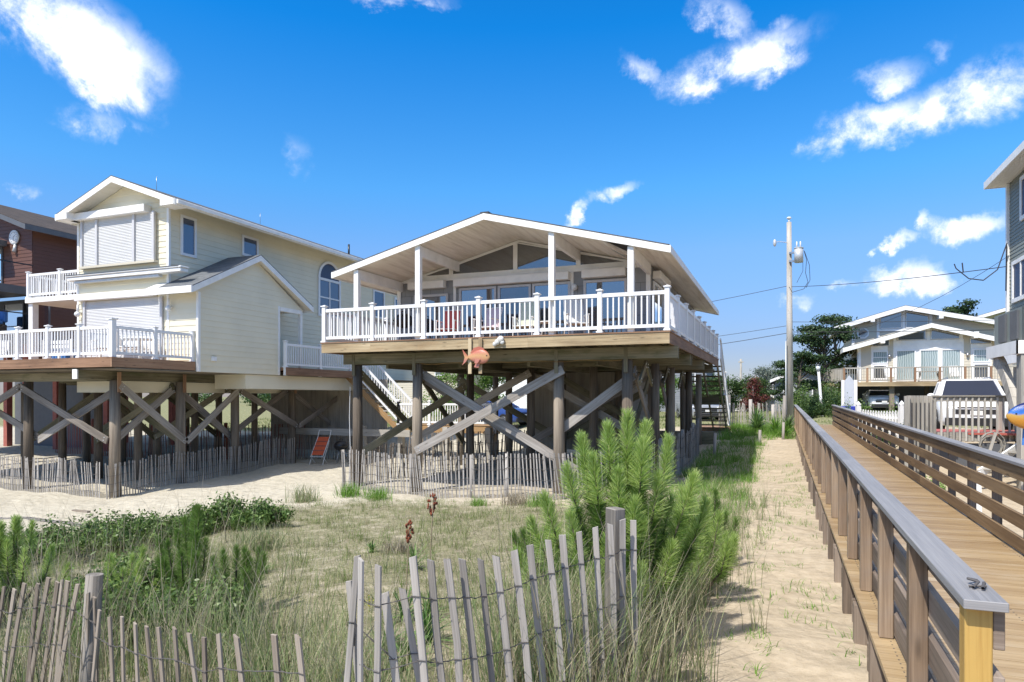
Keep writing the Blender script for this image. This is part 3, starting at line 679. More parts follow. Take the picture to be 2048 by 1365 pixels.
# black sheet paints the shade of a soffit gap where a panel dropped
m = MB(); z = lambda x: roofz(x) - .172
m.prism([(-4.05, 16.45, z(-4.05)), (-3.48, 16.45, z(-3.48)), (-3.48, 17.7, z(-3.48)), (-3.62, 17.7, z(-3.62)), (-3.9, 16.9, z(-3.9))], (0, 0, .004)); m.build('soffit_gap_shade', 'black_plastic', H)
m = MB(); pr = None
for k in range(7):
    f = k / 6; c = [Vector((-4.12 + .40 * f * f, 16.5 + 1.25 * f, z(-4.1) - .01 - .16 * f)), Vector((-4.02 + .42 * f * f, 16.5 + 1.25 * f, z(-4.0) - .05 - .22 * f))]
    if pr: m.face([pr[0], pr[1], c[1], c[0]])
    pr = c
m.build('sagging_soffit_panel', 'white_paint', H)
# walls
m = MB(); fr = FRONT(WY)
def wall_panel(mb, fr, poly, th=.1, m=0): mb.prism([frame_pt(fr, p[0], p[1], 0) for p in poly], Vector(fr[2]) * -th, m)
wall_panel(m, fr, [(WL, DZ), (WR, DZ), (WR, roofz(WR) - .17), (XC, ZR - .17), (WL, roofz(WL) - .17)])
m.build('front_wall', 'grey_shingle_wall', H)
for X_, s in ((WL, 1), (WR, -1)):
    m = MB(); m.box(X_, X_ + s * .1, WY + .101, 29.0, DZ, roofz(X_) - .17 - .02); m.build('side_wall', 'grey_shingle_wall', H)
m = MB(); wall_panel(m, FRONT(29.1), [(WL, DZ), (WR, DZ), (WR, roofz(WR) - .17), (XC, ZR - .17), (WL, roofz(WL) - .17)]); m.build('rear_wall', 'grey_shingle_wall', H)
m = MB()
for x in (WL + .05, WR - .05): fbox(m, fr, x - .06, x + .06, DZ, roofz(x) - .19, .003, .03)
fbox(m, fr, WL + .12, WR - .12, 3.60, 3.72, .003, .045); fbox(m, fr, WL + .12, WR - .12, 3.715, 3.76, .003, .06)
for x in (-9.50, -7.37, -5.43, -5.62, -9.38): fbox(m, fr, x - .045, x + .045, 3.762 if x in (-9.50, -7.37, -5.43) else DZ, (roofz(x) - .2) if x in (-9.50, -7.37, -5.43) else 3.598, .003, .035)
for a, b in ((WL, XC), (WR, XC)):
    m.prism([frame_pt(fr, a, roofz(a) - .18, .003), frame_pt(fr, b, roofz(b) - .18, .003), frame_pt(fr, b, roofz(b) - .235, .003), frame_pt(fr, a, roofz(a) - .235, .003)], (0, -.03, 0))
m.build('wall_trim', 'white_paint', H)
# gable glass
gl = MB; xs = [(-10.75, -9.55), (-9.45, -7.42), (-7.32, -5.48), (-5.38, -3.80)]
for a, b in xs:
    za, zb = roofz(a) - .245, roofz(b) - .245; q = [(a, 3.77), (b, 3.77), (b, zb), (a, za)]
    if za < 3.79: q = [(a, 3.77), (b, 3.77), (b, zb)]
    if zb < 3.79: q = [(a, 3.77), (b, 3.77), (a, za)]
    fm = MB(); 
    for i in range(len(q)):
        p0, p1 = q[i], q[(i + 1) % len(q)]; fm.beam(frame_pt(fr, *p0, .03), frame_pt(fr, *p1, .03), .03, .045, up=(0, -1, 0))
    f = fm.build('gable_window', 'white_paint', H); g = MB(); g.prism([frame_pt(fr, *p, .012) for p in q], (0, -.008, 0)); g.build('pane', 'transom_glass', f)
# doors: middle three-leaf slider, a door each side, roller shutter boxes above
def slider(x0, x1, z1, leaves_, glass='window_glass', name='sliding_door'):
    f = window(H, fr, x0, x1, DZ + .02, z1, .07, leaves_, 1, 'grey_trim', glass, name); return f
f = slider(-9.22, -7.98, 3.33, 1); slider(-7.93, -6.87, 3.33, 1, 'dark_glass'); slider(-6.83, -5.66, 3.33, 1)
slider(-10.80, -9.60, 3.20, 1); slider(-5.27, -4.02, 3.32, 1)
for a, b, z0 in ((-10.92, -9.66, 3.36), (-9.33, -5.66, 3.36), (-5.28, -4.03, 3.37)):
    m = MB(); fbox(m, fr, a, b, z0, z0 + .23, .036, .26); m.build('shutter_box', 'white_paint', H, .01)
for x0, x1 in ((-10.3, -10.12), (-8.42, -8.30), (-4.9, -4.75)):      # dark curtain edges behind the glass read as strips
    pass
rf = RIGHT(WR)
window(H, rf, 19.25, 21.0, DZ + .05, 3.25, .07, 2, 1, 'white_paint', 'window_glass', 'sliding_door')
m = MB(); fbox(m, rf, 19.2, 21.1, 3.30, 3.52, .02, .25); m.build('shutter_box', 'white_paint', H, .01)
window(H, rf, 23.2, 24.4, 2.4, 3.3, .07, 2, 1, 'white_paint', 'dark_glass'); window(H, rf, 26.2, 27.2, 2.4, 3.3, .07, 1, 1, 'white_paint', 'dark_glass')
# deck
m = MB(); b = .14; y = YF - .02
while y < YB: m.box(XL - .02, XR + .02, y, min(y + b - .006, YB), DZ - .03, DZ); y += b
m.build('deck_boards', 'brown_fascia', H)
m = MB(); m.box(XL, (XL + XR) / 2 - 3.3, YF, YF + .045, DZ - .30, DZ - .031); m.box((XL + XR) / 2 - 3.298, -6.0, YF - .001, YF + .044, DZ - .30, DZ - .031); m.box(-5.998, XR, YF, YF + .045, DZ - .30, DZ - .031)
m.build('deck_fascia', 'fascia_wood', H)
m = MB(); m.box(XR - .045, XR, YF + .046, 23, DZ - .295, DZ - .031); m.box(XR - .045, XR, 23.002, YB, DZ - .295, DZ - .031); m.build('deck_fascia', 'brown_fascia', H)
m = MB(); m.box(XL, XL + .045, YF + .046, YB, DZ - .295, DZ - .031); m.build('deck_fascia', 'brown_fascia', H)
m = MB(); x = XL + .3
while x < XR - .1: m.box(x, x + .04, YF + .05, YB - .05, DZ - .27, DZ - .034); x += .405
m.build('deck_joists', 'beam_wood', H)
m = MB(); m.box(XL + .3, XR - .3, 19.1, YB - .2, DZ - .30, DZ - .275); m.build('floor_underside', 'underfloor', H)
for Y_, x0, x1 in ((17.12, -12.15, -2.36), (17.48, -12.0, -2.40), (20.75, -12, -2.5), (21.05, -12, -2.5), (24.25, -12, -2.5), (24.55, -12, -2.5), (27.75, -12, -2.5)):
    m = MB(); m.box(x0, x1, Y_ - .04, Y_ + .04, .96 - (.02 if Y_ > 17.3 else 0), DZ - .302); m.build('girder', 'beam_wood', H, .004)
for x in (-11.0, -8.6, -6.5, -4.6):
    m = MB(); m.box(x, x + .08, 17.6, 29, .94 - .1, 1.24); m.build('girder', 'beam_wood', H)
railing(H, (XL + .06, YF + .06, DZ), (XR - .06, YF + .06, DZ), 6)
railing(H, (XR - .06, YF + .06, DZ), (XR - .06, YB - .06, DZ), 8, first=False)
railing(H, (XL + .06, YF + .06, DZ), (XL + .06, YB - .06, DZ), 8, first=False)
# pilings and braces
RY = (17.3, 20.9, 24.4, 27.9); RX = (-11.8, -9.76, -7.6, -5.5, -3.66)
for j, Y_ in enumerate(RY):
    for x in RX:
        if j == 0 and x == -7.6: continue
        pile(H, x, Y_, .955 if j == 0 else .93, .145 if j == 0 else .135, lean=random.uniform(-.04, .04))
        if j == 0:
            m = MB(); m.box(x - .05, x + .05, Y_ - .23, Y_ - .185, .62, 1.24); m.build('splice_board', 'beam_wood', H, .003)
for x, Y_ in ((-3.3, 19.3), (-3.3, 22.3), (-3.2, 26.0), (-3.2, 29.2)): pile(H, x, Y_, .93, .125)
G = lambda x, y: gz(x, y)
brace(H, (-9.72, 17.12, -1.55), (-5.32, 17.12, .72)); brace(H, (-9.78, 17.44, .72), (-5.05, 17.44, -1.95))
brace(H, (-11.75, 17.2, -1.75), (-9.95, 20.9, .35), mat='beam_wood'); brace(H, (-11.75, 17.35, .72), (-11.75, 20.95, -1.35), mat='beam_wood')
brace(H, (-11.65, 20.9, .7), (-11.65, 24.4, -1.9), mat='beam_wood')
brace(H, (-5.6, 17.5, -.95), (-3.55, 17.5, .55)) ; brace(H, (-7.7, 20.75, -1.55), (-3.5, 20.75, .80)); brace(H, (-7.7, 21.08, .75), (-3.6, 21.08, -1.5))
brace(H, (-11.9, 20.74, -1.5), (-7.55, 20.74, .78)); brace(H, (-11.9, 21.1, .75), (-7.6, 21.1, -1.7))
brace(H, (-11.9, 24.24, .75), (-7.6, 24.24, -1.6), mat='beam_wood'); brace(H, (-7.7, 24.6, -1.6), (-3.6, 24.6, .75), mat='beam_wood'); brace(H, (-7.7, 24.2, .75), (-3.6, 24.2, -1.6), mat='beam_wood')
brace(H, (-3.5, 17.4, .7), (-3.5, 20.9, -1.6)); brace(H, (-3.45, 21, .7), (-3.45, 24.3, -1.7)); brace(H, (-3.75, 17.4, -1.6), (-3.75, 20.9, .6), mat='beam_wood')
for y0 in (18.2, 21.9, 25.3): brace(H, (-3.35, y0 - .9, .35), (-3.35, y0, .9), .05, .16, 'beam_wood', 'knee_brace'); brace(H, (-3.35, y0 + .9, .35), (-3.35, y0 + .02, .9), .05, .16, 'beam_wood', 'knee_brace')
# storage room below the rear of the house
m = MB(); x0, x1, y0, y1 = -8.9, -5.2, 24.9, 29.0
x = x0
while x < x1: m.box(x, min(x + .2, x1), y0, y0 + .02, -2.0, .92, 0); m.box(x + .01, min(x + .19, x1), y0 - .006, y0, -2.0, .92, 0); x += .2
m.box(x0, x1, y0 + .021, y1, -2.0, .92, 0); m.build('storage_room', 'storage_board', H)
m = MB(); m.box(-5.15, -2.6, 29.2, 29.6, -2.7, -1.45); m.build('rear_landing_beam', 'beam_wood', H)
# rear stair going down to the yard
m = MB()
for x in (-3.75, -3.1, -2.5): m.beam((x, 29.75, DZ - .25), (x, 34.6, -1.45), .05, .24)
st = m.build('rear_stair', 'beam_wood', H); n = 15
for k in range(n):
    f = (k + .6) / n; q = MB(); y = 29.8 + 4.8 * f; z_ = DZ - .12 - 3.05 * f; q.box(-3.85, -2.4, y, y + .27, z_ - .06, z_); q.build('tread', 'beam_wood', st)
m = MB(); m.box(-4.1, -2.3, 34.4, 36.4, -1.56, -1.48); m.box(-4.1, -2.3, 34.36, 34.40, -1.85, -1.56); m.build('stair_landing', 'brown_fascia', st)
railing(H, (-2.38, 29.75, DZ - .03), (-2.38, 34.7, -1.4), 2, first=False)
m = MB(); m.box(-4.1, -2.6, 31.9, 31.95, -.35, .02); m.build('mid_rail', 'beam_wood', st)
# loose white cable down one piling
m = MB(); m.path([(-11.95, 17.14, .3), (-11.97, 17.13, -.6), (-11.94, 17.13, -1.6), (-11.96, 17.13, -2.6)], .009); m.build('downpipe_cable', 'white_vinyl', H)
m = MB(); zz = .93
m.path([Vector((x, 17.03, .93 + .02 * math.sin(x * 5))) for x in np.arange(-9.5, -3.7, .25)], .008); m.build('extension_lead', 'end_post_wood', H)

# things on and about the deck
L = thing('wall_lamp', 'round white wall lamp between the middle and right glass doors of the grey house', 'lamp', (-5.5, WY - .04, 3.1))
m = MB(); m.cyl((-5.53, WY - .002, 3.14), (-5.53, WY - .05, 3.14), .07, .07, 12); m.build('wall_plate', 'white_paint', L); m = MB(); m.ball((-5.53, WY - .12, 3.14), .085, .085, .1); m.build('globe', 'lamp_glass', L)
sling_chair('patio_chair', 'red sling patio chair on the grey house deck, left of the others', (-9.0, 17.75, DZ), R(8), 'red_fabric', 'patio chairs on the main deck')
sling_chair('patio_chair', 'pale pink sling patio chair on the grey house deck by the dark glass door', (-7.75, 17.7, DZ), R(-8), 'pink_fabric', 'patio chairs on the main deck')
sling_chair('patio_chair', 'pale green tall backed sling chair in front of the sliding doors', (-6.62, 17.75, DZ), R(5), 'pale_green_fabric', 'patio chairs on the main deck', hgt=1.13)
sling_chair('patio_chair', 'off white sling chair right of the second porch column from the right', (-5.1, 17.6, DZ), R(30), 'white_fabric', 'patio chairs on the main deck', hgt=1.12)
t = thing('patio_table', 'low white side table between the patio chairs on the main deck', 'table', (-5.95, 17.7, DZ), local=True)
m = MB(); m.cyl((0, 0, .46), (0, 0, .49), .25, .25, 16); m.build('table_top', 'white_paint', t)
for a in range(4): m = MB(); m.cyl((.17 * math.cos(a * 1.57 + .7), .17 * math.sin(a * 1.57 + .7), 0), (.14 * math.cos(a * 1.57 + .7), .14 * math.sin(a * 1.57 + .7), .46), .014, n=6); m.build('leg', 'white_paint', t)
def kettle_grill(label, loc, s=1.0):
    t = thing('kettle_grill', label, 'grill', loc, local=True)
    m = MB(); m.ball((0, 0, .66 * s), .27 * s, .27 * s, .2 * s, n=18, k=10); m.cyl((0, 0, .655 * s), (0, 0, .675 * s), .285 * s, n=18); m.build('bowl', 'black_metal', t)
    m = MB(); m.path([(-.06 * s, 0, .86 * s), (-.06 * s, 0, .91 * s), (.06 * s, 0, .91 * s), (.06 * s, 0, .86 * s)], .011 * s); m.build('handle', 'black_metal', t)
    for a in (.5, 2.6, 4.7): m = MB(); m.cyl((.15 * s * math.cos(a), .15 * s * math.sin(a), .5 * s), (.28 * s * math.cos(a), .28 * s * math.sin(a), 0), .013 * s, n=6); m.build('leg', 'steel', t)
    return t
kettle_grill('black kettle grill on the left end of the grey house deck', (-10.75, 18.2, DZ), 1.15)
# fish on two boards hung from the deck edge
F = thing('fish_ornament', 'orange and pink painted metal fish hanging from the deck edge on two boards', 'ornament', (-7.1, 16.2, 1.0))
for x in (-7.60, -7.30): m = MB(); m.box(x - .048, x + .048, YF - .062, YF - .022, .60, DZ - .031); m.build('mounting_board', 'fascia_wood', F, .003)
def fish(root, x0, zc, L, hgt, y, mat, flip=1, th=.05, axis='x'):
    """a rounded fish body with tail and fins, nose at +flip end"""
    m = MB(); N = 18; K = 10; prof = lambda t: (math.sin(math.pi * min(1, t ** .8)) ** .75) * (1 - .25 * t)
    def P(i, k):
        t = i / N; a = 2 * math.pi * k / K; h = hgt / 2 * max(.06, prof(1 - t)) ; xx = x0 + flip * L * t
        return Vector((xx, y + th * math.sin(a) * h / hgt * 2, zc + h * math.cos(a) + .015 * math.sin(3 * t)))
    for i in range(N):
        for k in range(K): m.face([P(i, k), P(i + 1, k), P(i + 1, k + 1), P(i, k + 1)], smooth=True)
    m.face([P(0, k) for k in range(K)]); m.face([P(N, k) for k in range(K)][::-1]); b = m.build('fish_body', mat, root)
    m = MB(); q = lambda pts: m.prism([(x0 + flip * L * a, y - .008, zc + hgt * c) for a, c in pts], (0, .016, 0))
    q([(.04, .05), (-.10, .30), (-.22, .50), (-.17, .22), (-.12, 0), (-.17, -.30), (-.24, -.48), (-.08, -.30), (.04, -.05)]); m.build('tail_fin', mat, root)
    m = MB(); q([(.12, .25), (.30, .58), (.52, .66), (.72, .55), (.80, .30)]); m.build('dorsal_fin', mat, root)
    m = MB(); m.prism([(x0 + flip * L * a, y - th - .02, zc + hgt * c) for a, c in ((.62, -.12), (.42, -.10), (.36, -.38), (.52, -.36))], (0, .012, 0)); m.build('pectoral_fin', mat, root)
    m = MB(); q([(.40, -.30), (.30, -.62), (.50, -.66), (.56, -.40)]); m.build('belly_fin', mat, root)
    m = MB(); m.ball((x0 + flip * L * .88, y - th * .6, zc + hgt * .08), .018, .012, .018, n=8, k=6); m.build('eye', 'black_plastic', root)
fish(F, -7.64, 1.03, .64, .42, YF - .12, 'copper_fish')
C = thing('shell_ornament', 'small lumpy white shell cluster fixed to the deck fascia right of the fish', 'ornament', (-6.75, 16.2, 1.42))
m = MB()
for dx, dz, r in ((0, .05, .09), (-.1, -.02, .075), (-.17, -.07, .06), (.04, -.03, .06), (-.06, .05, .05)): m.ball((-6.72 + dx, YF - .06, 1.43 + dz), r, r * .7, r, n=9, k=6)
m.build('shell_cluster', 'shell_white', C)

# ================================================================== the cream house on the left
K = thing('beach_house', 'pale yellow two storey house on pilings with closed roller shutters and white railed decks', 'house', (-21, 22, -3.1))
KX0, KX1, KY = -24.45, -19.95, 17.79; KA = -18.59
kf, kr = FRONT(KY), RIGHT(KX1)
m = MB(); siding(m, kf, [(KX0, .86), (KX1, .86), (KX1, 6.87), (-22.0, 7.61), (KX0 + .0, 6.68)], .2); m.build('front_wall', 'cream_siding', K)
m = MB(); siding(m, kr, [(KY, .86), (36.5, .86), (36.5, 6.87), (KY, 6.87)], .2); m.build('side_wall', 'cream_siding', K)
m = MB(); siding(m, LEFT(KX0), [(KY, .86), (36.5, .86), (36.5, 6.68), (KY, 6.68)], .2); m.build('side_wall', 'cream_siding', K)
m = MB(); m.prism([(KX0, 36.4, .86), (KX1, 36.4, .86), (KX1, 36.4, 6.62), (-22, 36.4, 7.6), (KX0, 36.4, 6.62)], (0, .08, 0)); m.build('rear_wall', 'cream_siding', K)
for x, y in ((KX0, KY), (KX1, KY), (KX1, 36.4)): m = MB(); m.box(x - .05, x + .05, y - .03, y + .07, .86, 6.6); m.build('corner_board', 'white_paint', K, .004)
kroof = gable_roof(K, -22.0, 7.82, -24.86, -19.02, 1.10, 17.2, 36.9, .19, soff='clean_soffit', fh=.24)
m = MB(); m.box(-19.0, -18.90, 17.25, 36.8, 6.52, 6.66); m.build('gutter', 'white_paint', kroof, .01)
for s, x in ((1, -19.02), (-1, -24.86)):
    m = MB(); m.prism([(x, 17.17, 6.50), (x - s * .62, 17.17, 6.50), (x - s * .62, 17.17, 6.72 + .38 * .62 - .2), (x, 17.17, 6.70)], (0, .6, 0)); m.build('eave_return', 'white_paint', kroof)
m = MB(); m.cyl((-21.0, 30, 7.2), (-21.0, 30, 7.95), .05); m.build('vent_pipe', 'black_metal', kroof)
for y in (19.0, 24.5): m = MB(); m.cyl((-21.9, y, 7.8), (-21.9, y, 8.3), .008, n=5); m.build('lightning_rod', 'steel', kroof)
def shutter(x0, x1, z0, z1, fr=kf, root=K, n0=.03, cols=()):
    m = MB(); t_ = z0
    while t_ < z1 - .001:
        e = min(t_ + .055, z1); m.face([frame_pt(fr, x0, t_, n0 + .018), frame_pt(fr, x1, t_, n0 + .018), frame_pt(fr, x1, e, n0), frame_pt(fr, x0, e, n0)])
        m.face([frame_pt(fr, x0, t_, n0), frame_pt(fr, x1, t_, n0), frame_pt(fr, x1, t_, n0 + .018), frame_pt(fr, x0, t_, n0 + .018)]); t_ = e
    s = m.build('roller_shutter', 'shutter_white', root)
    for x in (x0, x1, *cols): m = MB(); fbox(m, fr, x - .05, x + .05, z0, z1, n0 - .005, n0 + .07); m.build('guide_rail', 'grey_trim', s)
shutter(-24.10, -20.50, 4.80, 6.52, cols=(-23.32, -21.45), n0=.10)
m = MB(); fbox(m, kf, -24.2, -20.4, 4.72, 4.80, .018, .2); fbox(m, kf, -24.12, -20.48, 4.80, 6.52, .018, .098); m.build('window_sill', 'beige_siding', K)
m = MB(); fbox(m, kf, -24.5, -20.75, 6.50, 6.76, .018, .32); m.build('shutter_box', 'white_paint', K, .012)
shutter(-24.05, -20.2, DZ - .36, 3.52); m = MB(); fbox(m, kf, -24.35, -20.45, 3.54, 3.78, .018, .26); m.build('shutter_box', 'white_paint', K, .012)
A = MB(); fbox(A, kf, -24.6, -19.0, 4.28, 4.40, .02, .36); fbox(A, kf, -24.62, -18.95, 4.41, 4.46, .02, .40); a_ = A.build('awning_cassette', 'white_paint', K, .01)
A = MB(); fbox(A, kf, -24.6, -19.05, 4.462, 4.475, .03, .42); A.build('awning_cover', 'dark_trim', a_)
A = MB(); fbox(A, kf, -24.3, -20.1, 4.18, 4.26, .1, .28); A.build('folded_arm', 'galvanized', a_)
# side windows
window(K, kr, 18.28, 18.98, 5.06, 6.50, .09, glass='violet_glass'); window(K, kr, 21.25, 22.15, 5.62, 6.44, .09, glass='violet_glass')
window(K, kr, 30.6, 31.7, 4.15, 5.65, .1, glass='violet_glass'); window(K, kr, 32.7, 33.8, 4.1, 5.5, .1, glass='violet_glass')
window(K, kr, 26.05, 27.75, 3.75, 5.55, .11, 2, 2, glass='violet_glass')
def arch(root, fr, sc, z0, r, fw=.12):
    P = lambda a, rr, n: frame_pt(fr, sc + rr * math.cos(a), z0 + rr * math.sin(a), n); m = MB(); N = 18
    for k in range(N):
        a, b = math.pi * k / N, math.pi * (k + 1) / N
        for n0, n1 in ((.02, .07),):
            m.face([P(a, r - fw, n1), P(a, r, n1), P(b, r, n1), P(b, r - fw, n1)]); m.face([P(a, r, n0), P(b, r, n0), P(b, r, n1), P(a, r, n1)]); m.face([P(a, r - fw, n0), P(b, r - fw, n0), P(b, r - fw, n1), P(a, r - fw, n1)])
    f = m.build('arched_window', 'white_vinyl', root); m = MB(); m.prism([P(math.pi * k / N, r - fw * .9, .03) for k in range(N + 1)], Vector(fr[2]) * .006); m.build('pane', 'violet_glass', f)
arch(K, kr, 26.9, 5.55, .85)
# side bump-out with its own gable facing the grey house
kg = RIGHT(KA)
m = MB(); siding(m, FRONT(KY - .0), [(KX1 + .051, .86), (KA, .86), (KA, 3.62), (KX1 + .051, 3.62)], .2); siding(m, kg, [(KY, .86), (21.82, .86), (21.82, 3.58), (KY, 3.58)], .2)
siding(m, kg, [(17.6, 3.58), (23.3, 3.58), (20.53, 5.205)], .2); siding(m, ((0, 21.82, 0), (1, 0, 0), (0, 1, 0)), [(KX1, .86), (KA, .86), (KA, 3.6), (KX1, 3.6)], .2)
ann = m.build('annex_wall', 'cream_siding', K)
for q_ in ((KA - .05, KA + .05, KY - .035, KY + .07, .86, 3.6), (KA - .05, KA + .03, 21.77, 21.88, .86, 3.6)): m = MB(); m.box(*q_); m.build('corner_board', 'white_paint', K, .004)
m = MB(); m.box(KA - .12, KA, 23.15, 23.28, 1.17, 3.58); m.build('porch_post', 'white_paint', K, .004); m = MB(); m.box(KA - .1, KA + .02, 21.9, 23.2, 3.42, 3.58); m.build('porch_beam', 'white_paint', K, .004)
window(K, kr, 22.1, 23.05, 1.25, 3.3, .09, mat='white_paint', glass='curtain_glass', name='side_door')
m = MB(); m.box(KX1 + .02, KX1 + .25, 22.0, 23.2, 3.32, 3.56); m.build('shutter_box', 'white_paint', K, .01)
gable_roof(K, 20.53, 5.38, 17.28, 23.62, 1.65, KX1 + .03, KA + .28, .17, 'x', 'pale_roof', 'white_paint', 'clean_soffit', .24, zrr=3.80)
m = MB(); m.box(-20.45, KA + .3, 17.22, 17.28, 3.49, 3.72); m.prism([(-20.45, 17.28, 3.725), (KX1 + .02, 17.28, 3.725), (KX1 + .02, 17.77, 3.98), (-20.45, 17.77, 3.98)], (0, 0, -.03)); m.build('lower_eave', 'white_paint', K)
m = MB(); m.box(KA + .012, KA + .10, 18.35, 18.55, 1.25, 1.4); m.build('dryer_vent', 'white_vinyl', K, .01)
def globe_lamp(label, p, fr=kf):
    t = thing('wall_lamp', label, 'lamp', p); m = MB(); m.cyl(Vector(p) + Vector((0, .0, 0)), Vector(p) + Vector((0, -.14, .0)), .03); m.cyl(Vector(p) + Vector((0, -.14, .02)), Vector(p) + Vector((0, -.14, .30)), .05, .03); m.build('bracket', 'white_paint', t)
    m = MB(); m.ball(Vector(p) + Vector((0, -.16, -.06)), .1, .1, .1); m.build('globe', 'lamp_glass', t)
globe_lamp('white globe wall lamp right of the big lower shutter on the yellow house', (-19.75, KY - .02, 3.12))
globe_lamp('white globe wall lamp left of the big lower shutter on the yellow house', (-24.28, KY - .02, 3.12))
# deck
KD = 1.20; KR = -18.70; KF = 14.65
m = MB(); y = KF
while y < KY - .03: m.box(-31.5, KR, y, min(y + .134, KY - .03), KD - .03, KD); y += .14
y = 17.9
while y < 21.5: m.box(-31.5, -24.7, y, y + .134, KD - .03, KD); y += .14
m.build('deck_boards', 'brown_fascia', K)
m = MB(); m.box(-31.5, KR, KF - .045, KF - .001, KD - .30, KD - .002); m.build('deck_fascia', 'brown_fascia', K)
m = MB(); m.box(KR, KR + .045, KF - .045, KY - .05, KD - .30, KD - .002); m.build('deck_fascia', 'brown_fascia', K)
m = MB(); m.box(-31.4, KA - .06, KF + .1, 34, .84, .88); m.build('floor_underside', 'underfloor', K)
m = MB(); x = -31
while x < KR - .1: m.box(x, x + .04, KF + .02, KY, KD - .26, KD - .034); x += .41
m.build('deck_joists', 'beam_wood', K)
m = MB(); m.box(-20.36, -20.2, KF + .02, 24.5, .55, .83); m.build('girder', 'beam_wood', K, .004)
m = MB(); m.box(-20.38, -20.18, KF - .03, KF + .018, .55, .85); m.build('beam_end_cap', 'white_paint', K)
for y in (15.8, 21.6): m = MB(); m.box(-31, -20.4 if y < 17 else -18.8, y, y + .14, .52, .80); m.build('girder', 'beam_wood', K, .004)
m = MB(); m.box(-22.9, -20.5, 16.6, 24.4, .15, .53); m.build('duct_box', 'cream_siding', K)
m = MB(); m.box(-20.16, -18.66, 20.1, 30, .30, .84); m.build('skirt_panel', 'cream_siding', K)
railing(K, (-30.2, KF + .08, KD), (KR - .08, KF + .08, KD), 8, last=False)
railing(K, (KR - .08, KF + .08, KD), (KR - .08, KY - .05, KD), 2, first=False)
m = MB(); p = (KR - .08, KF + .08); m.box(p[0] - .075, p[0] + .075, p[1] - .075, p[1] + .075, KD, KD + 1.14); po = m.build('railing_post', 'white_vinyl', K, .006)
m = MB(); m.box(p[0] - .11, p[0] + .11, p[1] - .11, p[1] + .11, KD + 1.141, KD + 1.17); m.build('post_cap', 'white_vinyl', po)
# upper balcony on the far side
BY = 18.4; m = MB(); m.box(-28.4, -24.52, BY, 22, 3.78, 3.98); m.build('balcony_floor', 'white_paint', K)
railing(K, (-28.3, BY + .08, 3.98), (-24.6, BY + .08, 3.98), 2, down=.18); railing(K, (-28.3, BY + .08, 3.98), (-28.3, 21.9, 3.98), 2, first=False)
m = MB(); m.box(-28.35, -28.1, BY + .1, BY + .35, KD, 3.77); m.build('balcony_column', 'white_paint', K, .01)
m = MB(); siding(m, FRONT(21.9), [(-26.5, KD), (-24.5, KD), (-24.5, 3.78), (-26.5, 3.78)], .2); m.build('rear_wing_wall', 'cream_siding', K)
# pilings, zigzag braces
KYs = (15.93, 18.54, 21.18, 24.58)
for x in (-20.2, -24.4, -28.6):
    for y in KYs: pile(K, x, y, .53, .165 if x == -20.2 else .15)
for x in (-22.3, -26.4):
    for y in KYs[1:]: pile(K, x, y, .53, .14)
for y in KYs:
    m = MB(); m.box(-20.02, -19.98, y - .06, y + .06, .15, .80); m.build('iron_strap', 'brown_fascia', K)
z = lambda x, y, w=0: (x, y, w)
bx = -20.0
for (y0, z0, y1, z1) in ((15.93, .30, 18.5, -1.55), (18.6, -1.45, 21.15, .28), (21.2, .28, 24.6, -1.35), (24.6, -1.35, 27.6, .1)): pass
brace(K, (bx, 15.95, .38), (bx, 18.62, -1.62)); brace(K, (bx, 18.62, -1.62), (bx, 21.2, .28)); brace(K, (bx, 21.2, .28), (bx, 24.75, -1.32)); brace(K, (bx, 24.75, -1.32), (bx, 27.9, .05))
bx = -20.4
brace(K, (bx, 16, -1.5), (bx, 18.5, .35)); brace(K, (bx, 18.5, .35), (bx, 21.2, -1.6)); brace(K, (bx, 21.2, -1.5), (bx, 24.6, .35)); brace(K, (bx, 24.6, .3), (bx, 27.8, -1.4))
by = 15.74
brace(K, (-24.55, by, .35), (-20.3, by, -1.42)); brace(K, (-24.55, by, .35), (-28.6, by, -1.4)); brace(K, (-24.2, 16.12, -1.52), (-20.2, 16.12, .30)); brace(K, (-24.2, 16.12, -1.4), (-28.6, 16.12, .35))
for y in KYs[1:3]: brace(K, (-24.4, y + .2, .4), (-20.3, y + .2, -1.7), mat='beam_wood'); brace(K, (-28.4, y + .2, -1.7), (-24.4, y + .2, .3), mat='beam_wood'); brace(K, (-24.3, y - .2, -1.7), (-20.3, y - .2, .4), mat='beam_wood')
brace(K, (-24.4, 18.5, .4), (-24.4, 21.2, -1.8), mat='beam_wood'); brace(K, (-24.4, 21.2, .4), (-24.4, 24.5, -1.8), mat='beam_wood')
m = MB(); x = -24
while x < -17.4: m.box(x, x + .19, 27.6, 27.64, -2.6, .8); m.box(x + .19, x + .2, 27.61, 27.64, -2.6, .8); x += .2
m.build('storage_wall', 'storage_board', K)
# side landing, stair and lower walkway
m = MB(); m.box(KX1 + .05, -18.3, 21.9, 26.4, 1.05, 1.17); m.box(-18.3, -18.26, 21.9, 26.4, .86, 1.17); m.build('side_landing', 'brown_fascia', K)
railing(K, (-18.36, 21.95, 1.17), (-18.36, 26.35, 1.17), 2, down=.32)
m = MB()
for y in (26.45, 27.38, 27.65): m.beam((-18.6, y, .95), (-15.9, y, -1.45), .05, .26)
st = m.build('side_stair', 'stair_wood', K)
for k in range(12):
    f = (k + .5) / 12; q = MB(); x = -18.55 + 2.7 * f; z_ = 1.12 - 2.45 * f; q.box(x - .02, x + .25, 26.42, 27.68, z_ - .04, z_); q.build('tread', 'grey_plank', st)
railing(K, (-18.36, 26.4, 1.15), (-15.85, 26.4, -1.2), 1, first=False, flange=False); railing(K, (-18.36, 27.7, 1.15), (-15.85, 27.7, -1.2), 1, flange=False)
